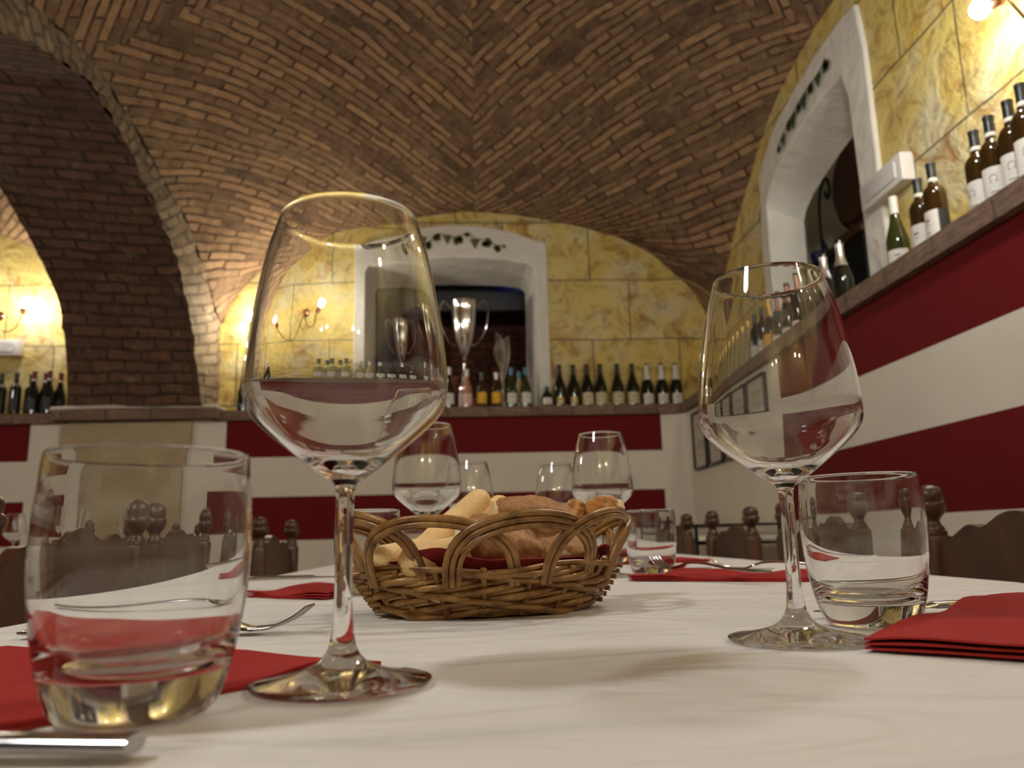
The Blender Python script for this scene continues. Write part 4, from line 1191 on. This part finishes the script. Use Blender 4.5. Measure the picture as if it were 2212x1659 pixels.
# --- left bay
lb_ = bottle('dark red wine bottle in the left bay, nearest the picture edge', X(33), BY, ZL, 'bordeaux', 'black', 'black', 'black', group='dark wine bottles in the left bay')
for px, dy, lb in ((67, -0.02, 'second dark wine bottle from the left edge in the left bay'), (86, 0.05, 'third dark wine bottle from the left edge in the left bay')):
    copyb(lb_, lb, X(px), BY+dy)
lr_ = bottle('red-capped wine bottle in the left bay, leftmost of the red-capped', X(103), BY-0.02, ZL, 'burgundy', 'black', 'red', 'black', ring='white', h=1.02, group='red-capped bottles by the brick arch')
for px, dy, lb in ((117, 0.04, 'red-capped wine bottle in the left bay, second of the red-capped'), (136, -0.03, 'red-capped wine bottle in the left bay, third of the red-capped'), (148, 0.04, 'red-capped wine bottle in the left bay, touching the brick arch')):
    copyb(lr_, lb, X(px), BY+dy)
# --- right ledge, near group (labels face the room)
XB = 1.575
FACE = PI
bottle('silver-foiled sparkling bottle on the right ledge, farther of the pair', XB, 3.30, ZL, 'champagne', 'black', 'silver', None, capd=0.115, h=0.97)
bottle('silver-foiled sparkling bottle on the right ledge, nearer of the pair', XB, 3.14, ZL, 'champagne', 'black', 'silver', None, capd=0.115, h=0.97)
bottle('green bottle with white capsule and white label on the right ledge', XB, 2.69, ZL, 'burgundy', 'green', 'white', 'white', FACE+0.9, capd=0.07, lz=(0.03,0.095), h=1.0)
bottle('dark shouldered bottle beside the white-capped green one, right ledge', XB, 2.525, ZL, 'bordeaux', 'brown', 'black', 'white', FACE+0.35, ring='white', half=True, lz=(0.03,0.13), h=0.98)
bottle('dark shouldered bottle, second after the white-capped green one', XB-0.02, 2.405, ZL, 'bordeaux', 'brown', 'black', 'white', FACE+0.10, ring='white', half=True, lz=(0.03,0.13), h=0.98)
bottle('amber shouldered bottle whose label is half white, half black', XB, 2.20, ZL, 'bordeaux', 'brown', 'black', 'white', FACE+0.35, ring='white', half=True, emblem=True, lz=(0.02,0.135))
bottle('amber bottle with round emblem label, middle below the right lamp', XB-0.01, 2.112, ZL, 'bordeaux', 'brown', 'black', 'white', FACE+0.85, ring='white', emblem=True, lz=(0.02,0.135), lw=2.3)
bottle('amber bottle with round emblem label near the right picture edge', XB-0.01, 2.025, ZL, 'bordeaux', 'brown', 'black', 'white', FACE+0.75, ring='white', emblem=True, lz=(0.02,0.135), lw=2.3)
bottle('amber bottle cut off by the right picture edge on the ledge', XB-0.03, 1.94, ZL, 'bordeaux', 'brown', 'black', 'white', FACE+0.85, ring='white', emblem=True, lz=(0.02,0.135), lw=2.3)
# far row, seen through the right wine glass
p0 = None; words_ = ['first', 'second', 'third', 'fourth', 'fifth', 'sixth', 'seventh', 'eighth']
for i in range(8):
    y = 5.28-i*0.125; lb = words_[i]+' pale bottle from the corner in the far row on the right ledge'
    if p0 is None: p0 = bottle(lb, XB, y, ZL, 'flute', 'pale', 'gold', None, capd=0.04, h=0.93, group='pale bottles along the far right ledge')
    else: copyb(p0, lb, XB, y)
d0 = bottle('dark bottle with grey capsule in the far right row, farther of two', XB, 4.26, ZL, 'bordeaux', 'black', 'grey', 'white', FACE+0.5, h=1.02)
copyb(d0, 'dark bottle with grey capsule in the far right row, nearer of two', XB, 4.12)
bottle('dark bottle with gold foil and yellow label in the far right row', XB, 3.99, ZL, 'champagne', 'black', 'gold', 'yellow', FACE+0.6, capd=0.10)
pk = bottle('dark bottle with pink foil in the far right row, farthest of three', XB, 3.84, ZL, 'champagne', 'black', 'pink', 'white', FACE+0.8, capd=0.11, lz=(0.02,0.07))
copyb(pk, 'dark bottle with pink foil in the far right row, middle of three', XB, 3.69)
copyb(pk, 'dark bottle with pink foil in the far right row, nearest of three', XB, 3.54)

# ================================================================ TROPHIES in the back opening
def trophy(label, x, y, z, s=1.0):
    t = thing('trophy_cup', label, 'trophy', (x, y, z))
    MB().lathe([(0,0),(0.055,0),(0.055,0.03),(0.045,0.035),(0.045,0.14),(0.038,0.145),(0,0.145)], 32).build('plinth', [m_white], t)
    MB().lathe([(0,0.145),(0.052,0.147),(0.055,0.16),(0.045,0.18),(0.025,0.215),(0.02,0.24),(0.034,0.255),(0.02,0.27),(0.010,0.30),(0.012,0.33),(0.028,0.345),(0.013,0.36),(0.016,0.375)], 32).build('stem', [m_silver], t)
    MB().lathe([(0.0,0.37),(0.018,0.372),(0.045,0.42),(0.075,0.49),(0.094,0.58),(0.100,0.66),(0.101,0.735),(0.105,0.74),(0.1,0.742),(0.096,0.70),(0.09,0.58),(0.07,0.49),(0.04,0.425),(0,0.40)], 40).build('bowl', [m_silver], t)
    for sg in (-1, 1):
        P = spline([(sg*0.10,0,0.70),(sg*0.155,0,0.745),(sg*0.185,0,0.68),(sg*0.165,0,0.56),(sg*0.11,0,0.47),(sg*0.06,0,0.45)], 8)
        MB().tube(P, 0.004, 8).build('handle', [m_silver], t)
    return t
tc = trophy('tall silver trophy cup standing in the dark back opening', -0.095, 5.80, TZ+0.97)
tc.scale = (1.0, 1.0, 1.19)
tc2 = trophy('silver trophy cup in the left half of the opening, behind the wine glass', -0.50, 5.86, TZ+0.97)
tc2.scale = (0.85, 0.85, 1.02)
t = thing('flame_trophy', 'glinting flame-shaped award right of the tall silver cup', 'trophy', (0.19, 5.80, TZ+0.97))
MB().lathe([(0,0),(0.045,0),(0.045,0.05),(0.03,0.06),(0.015,0.10),(0.012,0.22),(0.02,0.24),(0,0.24)], 24).build('base', [m_silver], t)
mb = MB()
for k in range(6):
    a = k*PI/3; ca, sa = math.cos(a)*0.4, math.sin(a)*0.3
    P = spline([(0,0,0.22),(0.03*ca+0.02*(k-2.5)*0.5,0.01*sa,0.34),(0.05*(k-2.5)*0.45,0.02*sa,0.46),(0.042*(k-2.5)*0.45,0.01*sa,0.56+0.02*(k % 3)),(-0.02+0.015*(k-2.5),0,0.645-0.03*abs(k-1))], 8)
    mb.tube(P, 0.013, 8, rf=[0.006+0.012*math.sin(PI*i/(len(P)-1)) for i in range(len(P))], flat=0.4)
mb.build('flame', [m_silver], t)
o = MB().box(-0.80,0.42,6.30,6.42,TZ+1.93,TZ+2.20,0,0.01).build('dark_beam', [m_darkgrey]); prop(o, 'black horizontal beam across the top of the dark back opening', 'beam')
for x, r, lb in ((0.245,0.012,'small deep blue light at the top of the dark back opening'), (0.375,0.012,'pale blue light in the top right corner of the dark opening')):
    m = emis('blue_light', (0.02,0.03,1.0,1) if x < 0.3 else (0.25,0.45,1.0,1), 3.0)
    mb = MB(); mb.box(x-r, x+r, 6.25, 6.29, TZ+2.16-r*(1 if x < 0.3 else 2.2), TZ+2.16+r*(1 if x < 0.3 else 2.2), 0, 0.004)
    o = mb.build('indicator_lamp', [m]); prop(o, lb, 'light')
o = MB().box(-0.76,-0.52,6.12,6.17,TZ+0.97,TZ+2.06,0,0.006).build('upright_board', [m_darkgrey]); prop(o, 'dark grey upright board at the left of the back opening', 'board')
o = MB().box(-0.125,0.05,5.93,6.04,TZ+0.97,TZ+1.12,0,0.004).build('cardboard_box', [simple('cardboard', srgb(150,100,66), 0.8)]); prop(o, 'low brown cardboard box behind the rose bottle in the opening', 'box')
o = MB().box(-0.27,-0.14,5.93,6.04,TZ+0.97,TZ+1.30,0,0.004).build('gift_box', [simple('dark_red_card', srgb(96,26,24), 0.6)]); prop(o, 'dark red upright carton left of the tall silver cup', 'box')

# ================================================================ RIGHT OPENING: iron stand, barrel, shelf
t = thing('iron_scroll_stand', 'black wrought-iron scroll stand with blue flowers in the right opening', 'stand', (2.26, 4.56, TZ+0.97))
t.scale = (1, 1, 1.19)
mb = MB()
mb.tube(spline([(0,0.14,0.0),(0,0.15,0.45),(0,0.165,0.85),(0,0.14,1.02),(0,0.06,1.10),(0,0.0,1.08),(0,-0.01,1.01),(0,0.03,0.99),(0,0.05,1.03)], 8), 0.010, 8)
mb.tube(spline([(0,0.165,0.80),(0,0.12,0.74),(0,0.02,0.60),(0,-0.08,0.52),(0,-0.12,0.40)], 6), 0.010, 8)
mb.tube([(0,0.09,0.0),(0,0.10,0.60)], 0.006, 8)
mb.build('frame', [m_iron], t)
m_bluep = simple('dark_blue_enamel', srgb(28,38,92), 0.5)
for (y, z) in ((0.20,0.66),(0.10,0.52),(0.00,0.40),(-0.08,0.30)):
    mb = MB(); mb.lathe([(0,0),(0.012,0.0),(0.040,0.02),(0.050,0.06),(0.040,0.075),(0,0.05)], 8, 0, (-0.02, y, z)); mb.build('flower', [m_bluep], t)
t = thing('wine_barrel', 'dark wooden barrel end half hidden behind the right jamb', 'barrel', (2.68, 4.66, TZ+2.0), 0)
m_barrel = wood_mat('barrel_wood', srgb(60,36,24), srgb(110,66,42), 0.5)
Mx = Matrix.Rotation(PI/2, 4, 'Y')
MB().lathe([(0,-0.22),(0.26,-0.22),(0.28,-0.20),(0.34,-0.05),(0.34,0.08),(0.28,0.25),(0,0.25)], 36, 0, (0,0,0.30), Mx).build('staves', [m_barrel], t)
for q in (-0.17, -0.09, 0.17):
    MB().lathe([(0.295+0.16*(0.22-abs(q)),q-0.015),(0.305+0.16*(0.22-abs(q)),q-0.014),(0.305+0.16*(0.22-abs(q)),q+0.014),(0.295+0.16*(0.22-abs(q)),q+0.015)], 36, 0, (0,0,0.30), Mx).build('hoop', [m_iron], t)
MB().box(-0.22,0.25,-0.33,0.33,-0.06,0.0,0,0.006).build('cradle', [m_barrel], t)
t = thing('dark_cabinet', 'tall dark cabinet with a pale rail behind the silver-foiled bottles', 'cabinet', (2.74, 4.80, TZ+0.74))
MB().box(-0.32,0.32,-0.30,0.45,-0.1,1.15,0,0.01).build('body', [m_black], t)
MB().box(-0.34,0.34,-0.32,0.47,1.15,1.19,0,0.006).build('top', [m_barrel], t)
MB().box(-0.36,-0.30,-0.33,0.47,0.70,0.75,0,0.004).build('rail', [m_tan], t)

# ================================================================ FIXTURES ON THE RIGHT WALL
t = thing('emergency_light', 'white plastic emergency light box on the yellow wall beside the right opening', 'emergency light', (XR, 3.02, TZ+1.50), 0)
MB().box(-0.06,0.0,-0.17,0.17,-0.062,0.062,0,0.012).build('housing', [m_plastic], t)
MB().box(-0.067,-0.058,-0.13,0.13,-0.035,0.035,0,0.004).build('diffuser', [simple('frosted_diffuser', srgb(214,212,210), 0.25)], t)
t = thing('emergency_light', 'white plastic emergency light box at the left picture edge under the lamp', 'emergency light', (-3.46, YB, TZ+1.49), 0)
MB().box(-0.16,0.16,-0.06,0.0,-0.062,0.062,0,0.012).build('housing', [m_plastic], t)
MB().box(-0.12,0.12,-0.067,-0.058,-0.035,0.035,0,0.004).build('diffuser', [simple('frosted_diffuser_left', srgb(214,212,210), 0.25)], t)
# framed certificates
m_fr = simple('black_frame', (0.012,0.010,0.009,1), 0.35); m_paper = simple('framed_paper', srgb(196,188,172), 0.6, var=0.05, vscale=20)
lbs = ['framed certificate on the right wall, farthest, next to the room corner', 'framed certificate on the right wall, second from the corner', 'framed certificate on the right wall, third from the corner', 'framed certificate on the right wall, nearest, before the red bands']
for i, (ya, yb) in enumerate(((4.97,5.27),(4.64,4.93),(4.28,4.60),(3.90,4.24))):
    t = thing('picture_frame', lbs[i], 'picture', (XLR, (ya+yb)/2, TZ+0.67), 0, 'framed certificates on the right wall')
    hw = (yb-ya)/2; hh = 0.195
    mb = MB()
    for a in (-1, 1):
        mb.box(-0.024,-0.001, a*hw-0.016*(a > 0)-0.0, a*hw+0.016*(a < 0), -hh, hh, 0, 0.003)
        mb.box(-0.024,-0.001, -hw, hw, a*hh-0.016*(a > 0), a*hh+0.016*(a < 0), 0, 0.003)
    mb.build('frame', [m_fr], t)
    MB().box(-0.010,-0.004,-hw+0.012,hw-0.012,-hh+0.012,hh-0.012).build('sheet', [m_paper], t)
    mb = MB()
    for k, (q, ww) in enumerate(((0.10,0.5),(0.075,0.35),(-0.02,0.55),(-0.04,0.5),(-0.06,0.45),(-0.11,0.25))):
        mb.box(-0.0112,-0.0098,-hw*ww,hw*ww,q,q+0.007)
    mb.build('printed_lines', [LAB['grey']], t)
# wire rack / trolley by the right wall
t = thing('wire_trolley', 'low grey wire serving trolley with white cloth behind the right chairs', 'trolley', (1.22, 4.55, 0))
mb = MB()
for z in (0.845, 0.76):
    P = [(-0.20,-0.85,z),(0.20,-0.85,z),(0.20,0.60,z),(-0.20,0.60,z)]
    for a in range(4): mb.tube([P[a], P[(a+1) % 4]], 0.006, 6)
for k in range(22):
    y = -0.85+1.45*k/21
    mb.tube([(-0.20,y,0.845),(-0.20,y,0.76)], 0.0025, 5); mb.tube([(-0.20,y,0.76),(0.20,y,0.76)], 0.0025, 5)
mb.build('basket', [m_iron], t)
for x in (-0.20, 0.20):
    for y in (-0.85, 0.60): MB().tube([(x, y, 0.03), (x, y, 0.85)], 0.009, 8).build('leg', [m_iron], t)
for x in (-0.20, 0.20):
    for y in (-0.85, 0.60):
        MB().lathe([(0,-0.012),(0.028,-0.012),(0.030,-0.008),(0.030,0.008),(0.028,0.012),(0,0.012)], 16, 0, (x,y,0.030), Matrix.Rotation(PI/2, 4, 'X')).build('wheel', [m_black], t)
o = MB().box(1.03,1.41,3.72,5.13,0.772,0.792,0,0.008).build('folded_cloth', [m_white]); prop(o, 'white folded cloth lying in the wire trolley', 'cloth')

# painted vine on the two plaster frames: leaves and grape clusters
m_leaf = simple('painted_leaf', srgb(96,92,34), 0.8); m_leafd = simple('painted_dark_leaf', srgb(52,62,30), 0.8)
def vine(name, pts, mapf, m, kind):
    t_ = MB()
    random.seed(5)
    P = spline([(u, 0, z) for u, z, s, k in pts], 6)
    vt = []
    for p in P: vt.append(mapf(p.x, p.z+0.012))
    t_.tube(vt, 0.003, 5)
    for u, z, s, k in pts:
        pl = []
        if k == 'g':
            for r_ in range(4):
                for c in range(4-r_):
                    pl.append((u+(c-(3-r_)/2)*s*0.34, z-r_*s*0.34, s*0.20))
        else:
            for a in range(5):
                an = a*2*PI/5+random.random()
                pl.append((u+math.cos(an)*s*0.35, z-s*0.2+math.sin(an)*s*0.35, s*0.36))
        for (a, b, r_) in pl:
            n = 9; V = [mapf(a, b)]+[mapf(a+r_*math.cos(2*PI*q/n)*(1+0.2*math.sin(q*3)), b+r_*math.sin(2*PI*q/n)) for q in range(n)]
            t_.add(V, [(0, 1+q, 1+(q+1) % n) for q in range(n)])
    o = t_.build(name, [m], smooth=None, fixn=False)
    return prop(o, kind=kind)
pts = [(-0.50,2.30,0.05,'l'),(-0.40,2.33,0.05,'g'),(-0.36,2.28,0.05,'l'),(-0.29,2.345,0.05,'l'),(-0.21,2.34,0.05,'g'),(-0.13,2.32,0.06,'l'),(-0.06,2.36,0.03,'l'),(0.0,2.31,0.055,'g'),(0.09,2.30,0.06,'l'),(0.17,2.25,0.045,'l'),(0.22,2.26,0.02,'l')]
vine('trim_6', [(u, z-0.015, s, k) for u, z, s, k in pts], lambda u, z: (u, YB-0.037, z+TZ), m_leaf, 'structure')
pts = [(4.06,2.215,0.035,'l'),(3.99,2.245,0.05,'g'),(3.90,2.275,0.05,'l'),(3.84,2.285,0.06,'g'),(3.76,2.30,0.045,'l'),(3.69,2.31,0.06,'g'),(3.60,2.315,0.05,'l'),(3.51,2.318,0.05,'g'),(3.42,2.33,0.055,'l')]
vine('trim_7', pts, lambda u, z: (XR-0.034, u, z+TZ), m_leafd, 'structure')
